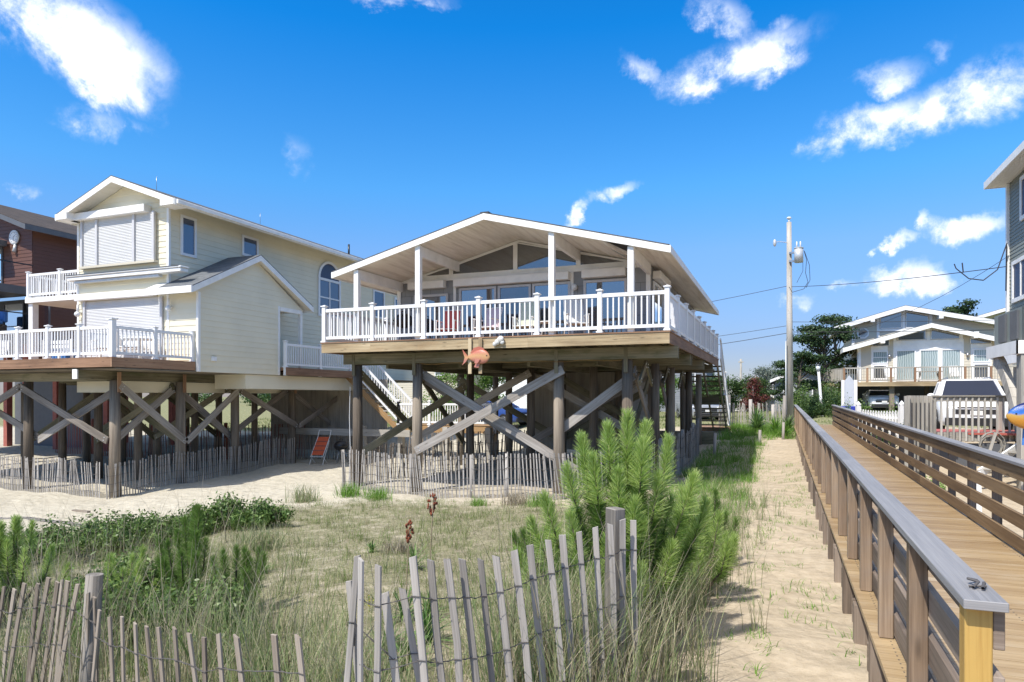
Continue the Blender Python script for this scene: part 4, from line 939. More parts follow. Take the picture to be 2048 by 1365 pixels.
m = MB(); m.box(-15.9, -11.0, 26.5, 28.6, -1.38, -1.26); m.box(-15.9, -11.0, 26.46, 26.5, -1.56, -1.24); m.build('lower_walkway', 'stair_wood', K)
railing(K, (-15.85, 26.4, -1.24), (-11.2, 26.4, -1.24), 3, down=.3, bal=.12)
m = MB(); m.box(-22.0, -15.0, 25.9, 26.0, -1.75, -1.45); m.build('walkway_beam', 'grey_plank', K)
for x in (-17.6, -15.6, -13.4, -11.4): m = MB(); m.box(x - .12, x + .12, 26.1, 26.34, -3.1, -1.3); m.build('walkway_post', 'grey_plank', K)

# furniture on the yellow house deck
def picnic_bench(label, loc, rot, L=2.0, group='white slatted benches on the yellow house deck'):
    t = thing('deck_bench', label, 'bench', loc, rot, group, local=True)
    m = MB()
    for k in range(3): m.box(-L / 2, L / 2, -.25 + k * .16, -.12 + k * .16, .42, .45)
    m.build('seat', 'white_paint', t); m = MB(); m.box(-L / 2, L / 2, .27, .3, .62, .74); m.box(-L / 2, L / 2, .27, .3, .79, .91)
    n = int(L / .16)
    for k in range(n): m.box(-L / 2 + .04 + k * .16, -L / 2 + .1 + k * .16, .262, .27, .45, .9)
    m.build('backrest', 'white_paint', t)
    for s in (-1, 1):
        for y in (-.22, .26): m = MB(); m.box(s * L / 2 - .04 * (s > 0) * 2, s * L / 2 + .04 * (s < 0) * 2, y, y + .06, 0, .42 if y < 0 else .95); m.build('leg', 'white_paint', t)
    return t
picnic_bench('white slatted bench in front of the lower shutter on the yellow house deck', (-21.2, 17.1, KD), 0)
picnic_bench('white slatted bench farther left on the yellow house deck, near the white column', (-25.3, 17.3, KD), 0, 1.6)
t = thing('umbrella_table', 'white round table behind the right side railing of the yellow house deck', 'table', (-19.9, 16.6, KD), local=True)
m = MB(); m.cyl((0, 0, .70), (0, 0, .73), .55, n=20); m.build('table_top', 'white_paint', t); m = MB(); m.cyl((0, 0, 0), (0, 0, .7), .04); m.cyl((0, 0, 0), (0, 0, .04), .3, n=16); m.build('pedestal', 'white_paint', t)
for i, (x, y, r, lb) in enumerate(((-20.7, 15.9, R(70), 'white chair at the left of the round table on the yellow house deck'), (-19.35, 15.7, R(160), 'white chair at the front of the round table on the yellow house deck'), (-27.3, 16.6, R(20), 'white chair near the left frame edge on the yellow house deck'))):
    sling_chair('deck_chair', lb, (x, y, KD), r, 'white_fabric', 'white chairs on the yellow house deck', hgt=.92)
t = thing('storage_box', 'blue storage box on the yellow house deck below the balcony', 'box', (-25.6, 18.0, KD), local=True)
m = MB(); m.box(-.6, .6, -.3, .3, .02, .55); m.build('body', 'blue_fabric', t, .02); m = MB(); m.box(-.62, .62, -.32, .32, .551, .61); m.build('lid', 'blue_fabric', t, .015)

# red beach chair and grill under the yellow house stairs
t = thing('beach_chair', 'tall orange red folding chair with white frame under the yellow house', 'chair', (-18.5, 24.3, gz(-18.5, 24.3)), R(15), local=True)
m = MB()
for s in (-1, 1): m.path([(s * .27, .62, 1.42), (s * .27, .45, 1.12), (s * .27, -.3, .35), (s * .27, -.35, .33)], .014); m.path([(s * .27, .2, 0), (s * .27, -.35, .35)], .014); m.path([(s * .29, -.4, 0), (s * .29, .35, .98)], .014)
m.path([(-.27, .62, 1.42), (.27, .62, 1.42)], .014); m.path([(-.27, -.35, .33), (.27, -.35, .33)], .014); m.build('frame', 'white_paint', t)
m = MB(); m.prism([(-.25, -.28, .40), (.25, -.28, .40), (.25, .44, 1.13), (-.25, .44, 1.13)], (0, .012, 0)); m.build('sling', 'orange_fabric', t)
m = MB()
for f in (.25, .5, .75): m.box(-.25, .25, -.28 + .72 * f - .03, -.28 + .72 * f - .02, .40 + .73 * f - .02, .40 + .73 * f + .02)
m.build('dark_stripes', 'brick_red', t)
kettle_grill('black kettle grill on thin legs beside the orange chair under the yellow house', (-17.55, 24.5, gz(-17.5, 24.5)), 1.15)

# ================================================================== brown house at the far left
B = thing('beach_house', 'dark brown house with black railings at the left edge behind the yellow house', 'house', (-33, 24, -2.8))
bf, br_ = FRONT(21.0), RIGHT(-31.9)
m = MB(); siding(m, bf, [(-41, 4.9), (-31.9, 4.9), (-31.9, 7.75), (-36.5, 9.43), (-41, 7.75)], .17); m.build('front_wall', 'brown_siding', B)
m = MB(); siding(m, br_, [(21.0, 1.0), (33, 1.0), (33, 7.75), (21.0, 7.75)], .17); m.build('side_wall', 'brown_siding', B)
gable_roof(B, -36.5, 9.65, -42, -31.2, 1.95, 20.2, 33.5, .2, 'y', 'brown_roof', 'dark_trim', 'clean_soffit', .26)
m = MB(); m.box(-41, -33.5, 20.0, 20.9, 7.0, 7.25); m.build('awning_cassette', 'dark_trim', B)
m = MB(); m.box(-41, -31.8, 18.8, 20.99, 4.62, 4.98); m.build('upper_deck', 'dark_trim', B); m = MB(); m.box(-41, -31.8, 18.8, 33, 2.4, 2.75); m.build('lower_deck', 'dark_trim', B)
m = MB(); m.box(-41, -31.95, 21.6, 21.7, 2.75, 4.61); m.build('recessed_wall', 'dark_trim', B)
for x in (-40, -37.4, -34.8, -33.0): window(B, FRONT(21.58), x, x + 1.5, 2.9, 4.5, .08, 1, 1, 'dark_trim', 'window_glass')
window(B, bf, -35.4, -33.9, 5.05, 7.0, .1, 1, 1, 'dark_trim', 'dark_glass'); window(B, bf, -39.4, -36.1, 5.05, 7.0, .1, 2, 1, 'dark_trim', 'dark_glass')
for z_ in (4.98, 2.75):
    m = MB(); m.box(-41, -31.85, 18.82, 18.88, z_ + 1.0, z_ + 1.05); m.box(-41, -31.85, 18.83, 18.87, z_ + .08, z_ + .12); m.box(-31.9, -31.85, 18.8, 21, z_ + 1.0, z_ + 1.05)
    for k in range(9): m.path([(-41, 18.85, z_ + .2 + k * .09), (-31.9, 18.85, z_ + .2 + k * .09)], .004, 4)
    m.build('cable_railing', 'black_metal', B)
    for x in (-40, -38, -36, -34, -31.9): m = MB(); m.box(x - .04, x + .04, 18.8, 18.88, z_, z_ + 1.04); m.build('railing_post', 'steel' if x > -32 else 'black_metal', B)
for x in (-31.9, -35.6, -39.5): m = MB(); m.box(x - .1, x + .1, 18.9, 19.1, -2.9, 4.6); m.build('column', 'dark_trim', B)
for x in (-32.2, -36, -40):
    for y in (21, 25, 29): m = MB(); m.box(x - .15, x + .15, y - .15, y + .15, -3, 2.39); m.build('post', 'brick_red', B)
m = MB(); m.box(-41, -33.2, 26, 26.1, -2.9, 2.39); m.build('ground_floor_wall', 'dark_trim', B)
C = thing('wall_clock', 'round white outdoor wall clock with thermometer on the brown house', 'clock', (-33.0, 20.95, 7.0))
m = MB(); m.cyl((-33.05, 20.975, 7.38), (-33.05, 20.90, 7.38), .33, .33, 24); m.build('rim', 'galvanized', C); m = MB(); m.cyl((-33.05, 20.898, 7.38), (-33.05, 20.885, 7.38), .27, .27, 24); m.build('face', 'plate_white', C)
m = MB()
for a in range(12): q = Vector((-33.05 + .22 * math.sin(a * .5236), 20.88, 7.38 + .22 * math.cos(a * .5236))); m.box(q.x - .012, q.x + .012, q.y - .004, q.y, q.z - .02, q.z + .02)
m.beam((-33.05, 20.878, 7.38), (-32.93, 20.878, 7.45), .004, .015); m.beam((-33.05, 20.878, 7.38), (-33.03, 20.878, 7.2), .004, .012); m.build('dial_marks', 'black_plastic', C)
m = MB(); m.cyl((-33.0, 20.96, 7.05), (-33.0, 20.90, 6.7), .07, .09, 10); m.build('thermometer', 'galvanized', C)
t = thing('wicker_sofa', 'white framed sofa on the brown house upper deck', 'sofa', (-33.6, 19.7, 4.99), local=True)
m = MB()
for x in (-.8, .75):
    for y in (-.35, .3): m.box(x, x + .06, y, y + .06, 0, .75)
m.box(-.8, .81, -.35, -.29, .70, .76); m.box(-.8, .81, .3, .36, .70, .76); m.box(-.8, -.74, -.35, .36, .70, .76); m.box(.75, .81, -.35, .36, .70, .76); m.build('frame', 'white_paint', t); m = MB(); m.box(-.72, .72, -.3, .28, .3, .45); m.build('cushion', 'pink_fabric', t, .03)
t = thing('lounge_sofa', 'blue cushioned lounge sofa on the brown house lower deck', 'sofa', (-34.2, 19.9, 2.76), local=True)
m = MB(); m.box(-1.5, 1.6, -.45, .45, .1, .5); m.build('base', 'bark', t, .03); m = MB(); m.box(-1.5, -.1, -.45, .3, .505, .72); m.box(-.08, 1.6, -.45, .3, .505, .72); m.build('seat_cushion', 'blue_fabric', t, .05); m = MB(); m.box(-1.5, -.1, .3, .5, .6, 1.25); m.box(-.08, 1.6, .3, .5, .6, 1.15); m.build('back_cushion', 'blue_fabric', t, .05)

# ================================================================== snow fences round the houses
f = thing('snow_fence', 'weathered grey slat fence under the front of the yellow house deck', 'fence', (-24, 15.6, -3.15), group='snow fences by the houses')
snow_fence(f, [(-29.5, 15.3), (-26, 15.5), (-23, 15.35), (-20.35, 15.55)], 'weathered_picket', 98, 1.14, ptilt=lambda f: .08 * math.sin(f * 19))
f = thing('snow_fence', 'weathered grey slat fence running back along the open side of the yellow house', 'fence', (-20, 20, -3.1), group='snow fences by the houses')
snow_fence(f, [(-20.05, 15.5), (-19.9, 18.5), (-19.95, 21.2), (-19.9, 24.4)], 'weathered_picket', 92, 1.12)
f = thing('snow_fence', 'rust red slat fence behind the pilings of the yellow house', 'fence', (-26, 24, -2.9), group='snow fences by the houses')
snow_fence(f, [(-34, 23.5), (-29, 23.0), (-25, 23.8), (-21.5, 27.2)], 'red_picket', 100, 1.6, lean=.03)
for x, y in ((-31, 23.3), (-27.2, 23.4), (-24.2, 24.8)): fence_post(f, x, y, 1.7, .09, 'red_picket')
f = thing('snow_fence', 'sunlit tan slat fence crossing the sand behind the yellow house pilings', 'fence', (-20, 26, -2.9), group='snow fences by the houses')
snow_fence(f, [(-25.5, 21.8), (-22.5, 23.6), (-21.3, 25.6), (-18, 27)], 'tan_picket', 80, 1.15)
f = thing('snow_fence', 'weathered grey slat fence across the front of the grey house pilings', 'fence', (-8, 16.6, -2.7), group='snow fences by the houses')
snow_fence(f, [(-11.95, 16.75), (-10.6, 16.45), (-9.4, 16.5), (-8.3, 16.1), (-6.6, 16.3), (-5, 16.0), (-3.7, 17.0)], 'weathered_picket', 86, 1.13, lean=.018, ptilt=lambda f: -.05 + .06 * math.sin(f * 14))
for x, y in ((-11.95, 16.8), (-9.55, 16.55), (-7.55, 16.2), (-6.6, 16.33), (-5.0, 16.1)): fence_post(f, x, y, 1.12, .04)
f = thing('snow_fence', 'tan slat fence at the left side of the grey house, behind its corner piling', 'fence', (-11, 20, -2.75), group='snow fences by the houses')
snow_fence(f, [(-12.0, 17.2), (-11.9, 19.6), (-10.6, 21.8), (-9.3, 22.6)], 'tan_picket', 66, 1.15, lean=.06)
f = thing('snow_fence', 'tan slat fence leaning in the sunlight beyond the grey house pilings', 'fence', (-12, 25, -2.7), group='snow fences by the houses')
snow_fence(f, [(-13.6, 23.2), (-11.5, 24.6), (-9.8, 25.2), (-8.2, 25.9)], 'tan_picket', 62, 1.35, lean=.07)
f = thing('snow_fence', 'grey slat fence along the shaded right side of the grey house', 'fence', (-3, 21, -2.4), group='snow fences by the houses')
snow_fence(f, [(-3.6, 17.1), (-3.0, 19.5), (-2.8, 23), (-2.9, 26.5)], 'weathered_picket', 84, 1.25)
for y in (18.2, 20.0, 22.3, 25, 26.6): fence_post(f, -2.95, y, 1.35, .06)
f = thing('snow_fence', 'old dark slat fence at the end of the sand path beside the utility pole', 'fence', (-1, 37.4, -1.6), group='snow fences by the houses')
snow_fence(f, [(-2.9, 35.0), (-2.2, 37.6), (-.6, 37.6), (.25, 37.0)], 'weathered_picket', 44, 1.25, w=.05, lean=.06)
for x, y, h in ((-2.5, 36.5, 1.7), (-1.5, 37.6, 1.45), (.15, 36.8, 1.7), (-.4, 37.5, 1.2)): fence_post(f, x, y, h, .09)
for x, y, h, lb in ((-.81, 28.7, .62, 'short grey stake in the sand path, the left one'), (.06, 30.9, .72, 'short grey stake in the sand path, the right one beside the boardwalk'), (-2.25, 25.6, .9, 'lone grey stake in the shade by the grey house stairs')):
    q = MB(); z = gz(x, y); q.cyl((x, y, z - .2), (x + .02, y, z + h), .06, .055, 9); o = q.build('stake', 'weathered_picket', None); tag(o, lb, 'stake')
m = MB(); m.box(-17.8, -17.2, 12.75, 12.85, gz(-17.5, 12.8) - .02, gz(-17.5, 12.8) + .05); o = m.build('plank', 'tan_picket'); tag(o, 'short plank lying on the open sand at the left', 'plank')
m = MB(); pts = [Vector((x, 11.3 + .1 * math.sin(x) + .035 * (x + 18), 0)) for x in np.arange(-19.5, -14.6, .12)]
for p in pts: z = gz(p.x, p.y); m.beam((p.x - .05, p.y - .12, z + .012), (p.x + .05, p.y + .12, z + .012), .035, .012)
for dy in (-.08, .08): m.path([Vector((p.x, p.y + dy, gz(p.x, p.y) + .025)) for p in pts], .006, 4)
o = m.build('fallen_fence', 'weathered_picket'); tag(o, 'strip of slat fence lying flat and half buried on the open sand', 'fence')

# ================================================================== the boardwalk
SL = 0.011; BX = math.tan(YAW) * 0   # the walk climbs gently towards the road
ang = math.atan(539 / 1365) - math.atan((1560 - 1024) / 1365)
BW = thing('boardwalk', 'long raised wooden boardwalk with grey capped railings on both sides leading to the road', 'boardwalk', (1.6, 2.0, -1.9), local=True)
BW.location = (0, 0, 0)
def bp(x, y, z): return Vector((x * math.cos(ang) - y * math.sin(ang), x * math.sin(ang) + y * math.cos(ang), z + SL * y))
def bwbox(mb, x0, x1, y0, y1, z0, z1, m=0):
    P = [bp(x1 if i & 1 else x0, y1 if i & 2 else y0, z1 if i & 4 else z0) for i in range(8)]; mb.hexa(P, (abs(x1 - x0), abs(y1 - y0), abs(z1 - z0)), m)
LX, RX_ = .695, 2.35; CZ = -.785; DKZ = -1.755; YE = 36.5; YS = 2.95
y = -1.5; rows = []
m = MB()
while y < YE:
    w = .138; bwbox(m, LX - .09, RX_ + .12, y, y + w - .006, DKZ - .038, DKZ - random.uniform(0, .003))
    if y < 9:
        for x in (LX + .02, 1.7, RX_ - .03):
            for e in (.03, .10): bwbox(m, x - .005, x + .005, y + e, y + e + .009, DKZ - .004, DKZ + .0012, 1)
    y += w
    if y > 9 and len(rows) == 0: rows.append(m.build('walk_planks', ('walk_plank', 'fence_wire'), BW)); m = MB()
m.build('walk_planks', 'walk_plank', BW)
m = MB()
for x in (LX + .02, 1.7, RX_): bwbox(m, x - .025, x + .025, -1.5, YE, DKZ - .27, DKZ - .04)
m.build('joists', 'rail_board', BW)
def rails(x, side, y0, wood, post_first):
    n = int((YE - y0) / 1.16); ys = [y0 + i * (YE - y0) / n for i in range(n + 1)]
    for i, yy in enumerate(ys):
        m = MB(); px = x - side * .0
        if side < 0: bwbox(m, x - .045, x + .045, yy - .045, yy + .045, DKZ + .001, CZ - .04)
        else: bwbox(m, x + .042, x + .132, yy - .045, yy + .045, DKZ - .3, CZ - .04)
        m.build('railing_post', ('end_post_wood' if i == 0 and side < 0 else ('boardwalk_wood' if side < 0 else 'rail_board')), BW, .005)
        if side < 0 and i % 1 == 0 and i > 0:
            g = gz(*bp(x - .08, yy + .35, 0)[:2]); m = MB(); yv = yy + .35
            a = bp(x - .02, yv, 0); zt = DKZ + SL * yy - .06; bwbox(m, x - .065, x + .055, yv - .06, yv + .06, g - SL * yv - .2, DKZ - .10 - .12 * (i % 2)); m.build('support_post', 'rail_board', BW, .005)
            m = MB(); bwbox(m, x - .07, x + .3, yv + .062, yv + .10, DKZ - .42, DKZ - .20); m.build('support_block', 'rail_board', BW, .004)
    k = 0; seg = 3 * (ys[1] - ys[0])
    bz = (CZ - .195, CZ - .445, CZ - .70, CZ - .945)
    for z0 in bz:
        yy = y0 - (.04 if side < 0 else .3); first = True
        while yy < YE:
            e = min(yy + seg, YE); m = MB(); xo = (x + .047, x + .085) if side < 0 else (x, x + .038)
            bwbox(m, xo[0], xo[1], yy + .002, e - .002, z0, z0 + .15); m.build('rail_board', wood, BW, .003 if yy < 12 else 0); yy = e
    yy = y0 - (.10 if side < 0 else .4)
    while yy < YE:
        e = min(yy + seg * 1.5, YE); m = MB(); xo = (x - .06, x + .082) if side < 0 else (x - .03, x + .12)
        bwbox(m, xo[0], xo[1], yy + .0015, e - .0015, CZ - .036, CZ); m.build('cap_rail', 'cap_rail', BW, .003 if yy < 12 else 0); yy = e
rails(LX, -1, YS + .12, 'rail_board', True); rails(RX_, 1, 4.0, 'warm_rail_board', False)
m = MB(); m.box(.72, 3.0, 36.6, 41, gz(1.8, 38) - .2, -1.9 + SL * 36.5 - .02); m.build('landing_pad', 'asphalt', BW)
z = CZ + SL * 2.7
m = MB(); m.path([bp(.70, 3.13, CZ + .008), bp(.73, 3.18, CZ + .02), bp(.70, 3.21, CZ + .022), bp(.74, 3.25, CZ + .008)], .006, 5); m.path([bp(.73, 3.12, CZ + .01), bp(.75, 3.19, CZ + .015)], .007, 5)
m.path([bp(.69, 3.15, CZ + .008), bp(.75, 3.15, CZ + .012)], .005, 5); o = m.build('cord_scrap', 'fence_wire', None); tag(o, 'small twist of cord on the near end of the grey cap rail', 'cord')

# ================================================================== utility poles, wires, lamp post
U = thing('utility_pole', 'tall bleached wooden utility pole with grey transformer can beside the boardwalk end', 'utility pole', (.38, 39.9, -1.6))
px, py = .38, 39.9
m = MB(); m.cyl((px + .05, py, -1.9), (px, py, 9.45), .19, .125, 18); m.build('pole', 'grey_plank', U)
m = MB(); m.cyl((px, py, 9.45), (px, py, 9.62), .05); m.ball((px, py, 9.68), .13, .13, .07); m.build('top_insulator', 'lamp_glass', U)
m = MB(); tx = px + .48; ty = py - .35; m.cyl((tx, ty, 7.18), (tx, ty, 7.92), .225, .225, 18); m.cyl((tx, ty, 7.92), (tx, ty, 7.96), .245, .235, 18); tr_ = m.build('transformer', 'galvanized', U)
m = MB(); m.box(px, tx, ty + .1, ty + .2, 7.7, 7.8); m.box(px, tx, ty + .1, ty + .2, 7.25, 7.35); m.build('bracket', 'steel', tr_)
m = MB()
for dx in (-.1, .08): m.cyl((tx + dx, ty, 8.0), (tx + dx, ty, 8.3), .045, .03, 8)
m.build('bushing', 'lamp_glass', tr_)
m = MB(); m.path([(tx + .25, ty, 7.8), (tx + .38, ty, 7.3), (tx + .33, ty, 6.6), (tx + .45, ty, 6.1), (tx + .25, ty, 5.75), (px + .15, ty, 5.6), (px, ty, 5.9)], .014, 5); m.path([(tx + .28, ty, 7.75), (tx + .52, ty, 7.0), (tx + .55, ty, 6.2), (tx + .35, ty, 5.8)], .014, 5); m.path([(tx + .2, ty, 7.7), (tx + .2, ty, 6.7), (tx - .1, ty, 6.1)], .012, 5); m.build('jumper_wire', 'cable', U)
m = MB(); m.path([(px, py, 8.35), (px - .5, py - .2, 8.4), (px - .62, py - .25, 8.38)], .02, 6); m.build('lamp_arm', 'galvanized', U); m = MB(); m.ball((px - .72, py - .3, 8.33), .09, .09, .2); m.build('lamp_head', 'galvanized', U)
m = MB(); m.cyl((px - .16, py - .3, 3.0), (px - .16, py - .3, -1.7), .03, n=6); m.build('conduit', 'galvanized', U)
def wire(label, a, b, sag, r=.014, grp='overhead wires'):
    a, b = Vector(a), Vector(b); m = MB(); m.path([a.lerp(b, k / 14) - Vector((0, 0, sag * 4 * (k / 14) * (1 - k / 14))) for k in range(15)], r, 5)
    o = m.build('overhead_wire', 'cable'); return tag(o, label, 'wire', grp)
wire('highest overhead wire from the utility pole to the grey siding house', (px + .1, py, 5.95), (6.8, 26.3, 4.2), .12); wire('high overhead wire from the utility pole left behind the grey house', (px - .1, py, 6.0), (-30, 40, 3.2), .6)
wire('upper of the low overhead wires left of the utility pole', (px - .1, py, 3.85), (-30, 41, 2.6), .7, .012); wire('lower overhead wire left of the utility pole', (px - .1, py, 3.45), (-30, 41, 2.0), .8, .016)
wire('upper of the low overhead wires right of the utility pole', (px + .1, py, 4.05), (30, 41.5, 4.4), .4, .012); wire('lower overhead wire right of the utility pole crossing the beige house', (px + .1, py, 3.5), (30, 41, 3.6), .25, .016)
wire('thin service wire rising to the corner of the grey siding house', (px + .1, py, 3.4), (6.75, 26.2, 4.5), .9, .008)
m = MB(); m.path([(6.68, 26.0, 4.9), (6.4, 25.9, 4.05), (6.0, 25.8, 3.72), (5.6, 25.8, 3.8), (5.25, 25.8, 4.15), (5.2, 25.8, 4.3)], .018, 5); m.path([(5.45, 25.8, 4.0), (5.42, 25.8, 4.32)], .02, 5); m.path([(6.72, 26.2, 4.9), (6.70, 26.2, 3.4)], .02, 5); o = m.build('service_drop_cable', 'cable'); tag(o, 'black looped service cable hanging from the corner of the grey siding house', 'cable')
P2 = thing('utility_pole', 'small distant utility pole rising above the far trees', 'utility pole', (-6.2, 118, -1.5))
m = MB(); m.cyl((-6.2, 118, -1.5), (-6.2, 118, 6.2), .2, .16, 8); m.build('pole', 'grey_plank', P2); m = MB(); m.box(-6.6, -5.8, 117.8, 117.9, 5.6, 5.8); m.build('crossarm', 'grey_plank', P2)
Lp = thing('lamp_post', 'white lamp post leaning left among the shrubs beyond the boardwalk', 'lamp post', (2.3, 46, -1.0))
m = MB(); m.beam((2.32, 46, -1.2), (2.12, 46, 1.55), .15, .15, up=(0, 1, 0)); m.build('post', 'white_vinyl', Lp); m = MB(); m.cyl((2.12, 46, 1.53), (2.1, 46, 1.62), .08, .12, 8); m.cyl((2.10, 46, 1.9), (2.10, 46, 2.02), .16, .03, 8); m.build('lantern_frame', 'dark_trim', Lp); m = MB(); m.cyl((2.1, 46, 1.62), (2.1, 46, 1.9), .11, .14, 8); m.build('lantern_glass', 'lamp_glass', Lp)

# ================================================================== beige house behind the car
Q = thing('beach_house', 'beige house with two stacked white gables and big windows behind the white car', 'house', (9, 56, -1.0))
QY = 54.8; qf = FRONT(QY); QC = 9.55
m = MB(); zs = lambda x: 5.07 - .285 * abs(x - QC) - .205
siding(m, qf, [(5.15, 1.0), (14.5, 1.0), (14.5, zs(14.5)), (QC, zs(QC)), (5.15, zs(5.15))], .2); m.build('front_wall', 'beige_siding', Q)
m = MB(); siding(m, LEFT(5.15), [(QY, 1.0), (66, 1.0), (66, 3.7), (QY, 3.7)], .2); m.build('side_wall', 'beige_siding', Q)
gable_roof(Q, QC, 5.07, 4.1, 15.0, 1.56, QY - .9, 60.4, .2, 'y', 'roof_shingle', 'white_paint', 'clean_soffit', .34)
m = MB(); Q2 = 60; za = lambda x: 6.95 - .262 * abs(x - 8.75) - .205
siding(m, FRONT(Q2), [(5.2, 3.0), (14.6, 3.0), (14.6, za(14.6)), (8.75, za(8.75)), (5.2, za(5.2))], .2); m.build('upper_front_wall', 'beige_siding', Q)
m = MB(); siding(m, LEFT(5.2), [(Q2, 3.0), (68, 3.0), (68, 5.7), (Q2, 5.7)], .2); m.build('side_wall', 'beige_siding', Q)
gable_roof(Q, 8.75, 6.95, 3.9, 14.9, 1.42, Q2 - .9, 69, .2, 'y', 'roof_shingle', 'white_paint', 'clean_soffit', .36)
TR = [(qf, 7.35, 11.6, 1.05, 3.95, .018, .03), (qf, 5.95, 7.0, 1.05, 3.6, .018, .03), (qf, 12.0, 13.2, 1.05, 3.6, .018, .03), (qf, 5.1, 5.3, 1.0, 3.6, .018, .05), (FRONT(Q2), 6.95, 10.6, 5.05, 5.25, .018, .06), (FRONT(Q2), 5.15, 5.35, 3, 5.9, .018, .06)]
TR += [(qf, x - .1, x + .1, 3.9, zs(x), .031, .06) for x in (7.45, 9.5, 11.45)] + [(FRONT(Q2), x - .1, x + .1, 5.251 if x != 7.0 else 3.0, za(x), .018, .07) for x in (7.0, 8.75, 10.55)]
for q_ in TR: m = MB(); fbox(m, *q_); m.build('white_trim', 'white_paint', Q)
for x0, x1 in ((7.5, 8.75), (8.95, 10.15), (10.25, 11.45)): window(Q, qf, x0, x1, 1.1, 3.3, .09, glass='curtain_glass', name='sliding_door', depth=.07)
for x0 in (6.02, 12.1):
    window(Q, qf, x0, x0 + 1.0, 2.35, 3.25, .07, 1, 2, glass='curtain_glass', depth=.07); window(Q, qf, x0, x0 + 1.0, 1.2, 2.3, .12, 1, 1, glass='window_glass', depth=.07)
def gable_pane(root, fr, xs_, z0, zf):
    for a, b in xs_:
        q = [(a, z0), (b, z0), (b, zf(b)), (a, zf(a))]; q = [p for p in q if p[1] >= z0 - 1e-6]
        f = MB(); f.prism([frame_pt(fr, *p, .065) for p in q], Vector(fr[2]) * .01); w = f.build('gable_window', 'white_paint', root)
        cx = sum(p[0] for p in q) / len(q); cz = sum(p[1] for p in q) / len(q); g = MB(); g.prism([frame_pt(fr, cx + (p[0] - cx) * .93, cz + (p[1] - cz) * .88, .077) for p in q], Vector(fr[2]) * .006); g.build('pane', 'window_glass', w)
gable_pane(Q, qf, ((7.6, 9.38), (9.62, 11.38)), 3.98, lambda x: zs(x) - .12); gable_pane(Q, qf, ((6.0, 7.1), (11.95, 13.2)), 3.62, lambda x: zs(x) - .1)
gable_pane(Q, FRONT(Q2), ((7.15, 8.62), (8.88, 10.4)), 5.28, lambda x: za(x) - .12)
m = MB(); c0 = frame_pt(FRONT(Q2), 5.95, 4.98, .02); m.prism([c0 + Vector((.45 * math.cos(a * math.pi / 4 + .39), 0, .45 * math.sin(a * math.pi / 4 + .39))) for a in range(8)], (0, -.06, 0)); w = m.build('octagon_window', 'white_paint', Q)
m = MB(); m.prism([c0 + Vector((.34 * math.cos(a * math.pi / 4 + .39), -.062, .34 * math.sin(a * math.pi / 4 + .39))) for a in range(8)], (0, -.01, 0)); m.build('pane', 'window_glass', w)
for x, z_, y_ in ((6.45, 3.75, QY), (12.0, 3.95, QY), (6.4, 5.75, Q2), (10.95, 5.85, Q2)): m = MB(); m.box(x, x + .28, y_ - .92, y_ - .02, z_, z_ + .42); m.build('roof_bracket', 'white_paint', Q)
m = MB(); m.box(4.0, 15.6, 52.5, QY - .05, .80, .98); m.box(4.0, 15.6, 52.45, 52.49, .72, 1.0); m.box(2.6, 5.1, QY, 63, .8, .98); m.build('deck', 'fascia_wood', Q)
railing(Q, (4.05, 52.55, .99), (15.5, 52.55, .99), 8, h=1.03, post=.13, posth=1.0, mat='brown_fascia', bal=.15, balw=.04, cap=False, flange=False, z0=.1, rmat='grey_plank', down=.2)
railing(Q, (4.05, 52.7, .99), (2.7, 58, .99), 2, h=1.03, mat='grey_plank', bal=.1, balw=.08, cap=False, flange=False, first=False)
for x in (4.2, 7.0, 9.8, 12.5, 15.2):
    for y in (52.8, 57): m = MB(); m.box(x - .15, x + .15, y, y + .3, -1.5, .8); m.build('piling', 'piling_wood', Q)
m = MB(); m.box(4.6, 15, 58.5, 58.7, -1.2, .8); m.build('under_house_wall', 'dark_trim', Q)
m = MB(); m.cyl((5.0, QY - .9, 3.5), (5.1, QY - .1, 3.2), .04, n=6); m.cyl((5.1, QY - .1, 3.2), (5.1, QY - .1, 1.0), .04, n=6); m.build('downspout', 'white_paint', Q)
for x, lb in ((7.1, 'small grey wall lantern left of the beige house sliding doors'), (11.8, 'small grey wall lantern right of the beige house sliding doors')):
    t = thing('wall_lantern', lb, 'lamp', (x, QY, 2.9)); m = MB(); m.cyl((x, QY - .12, 2.75), (x, QY - .12, 2.95), .08, .11, 8); m.build('lantern_body', 'steel', t); m = MB(); m.box(x - .03, x + .03, QY - .14, QY - .02, 2.96, 3.02); m.build('bracket', 'steel', t)
for x, lb, fb in ((7.0, 'white slatted deck chair by the left doors of the beige house', 'white_fabric'), (10.9, 'white slatted deck chair by the right doors of the beige house', 'white_fabric')): sling_chair('deck_chair', lb, (x, 53.6, .99), R(10), fb, 'chairs on the beige house deck', hgt=1.1)
t = thing('picnic_table', 'small brown picnic table on the beige house deck', 'table', (9.3, 53.5, .99), local=True); m = MB(); m.box(-.8, .8, -.35, .35, .70, .75); m.build('table_top', 'grey_plank', t)
for s in (-1, 1): m = MB(); m.beam((s * .6, -.3, 0), (s * .5, .3, .7), .05, .08); m.beam((s * .6, .3, 0), (s * .5, -.3, .7), .05, .08); m.build('leg', 'grey_plank', t)
Q3 = thing('beach_house', 'far grey house gable peeking over the roof of the beige house', 'house', (22, 78, -1)); m = MB(); siding(m, FRONT(80), [(16.5, -1), (26, -1), (26, 5.8), (20.5, 8.2), (16.5, 6.6)], .25); m.build('front_wall', 'green_grey_siding', Q3)
gable_roof(Q3, 20.5, 8.75, 15.9, 27, 1.4, 79.2, 90, .2, 'y', 'roof_shingle', 'white_paint', 'clean_soffit', .35)

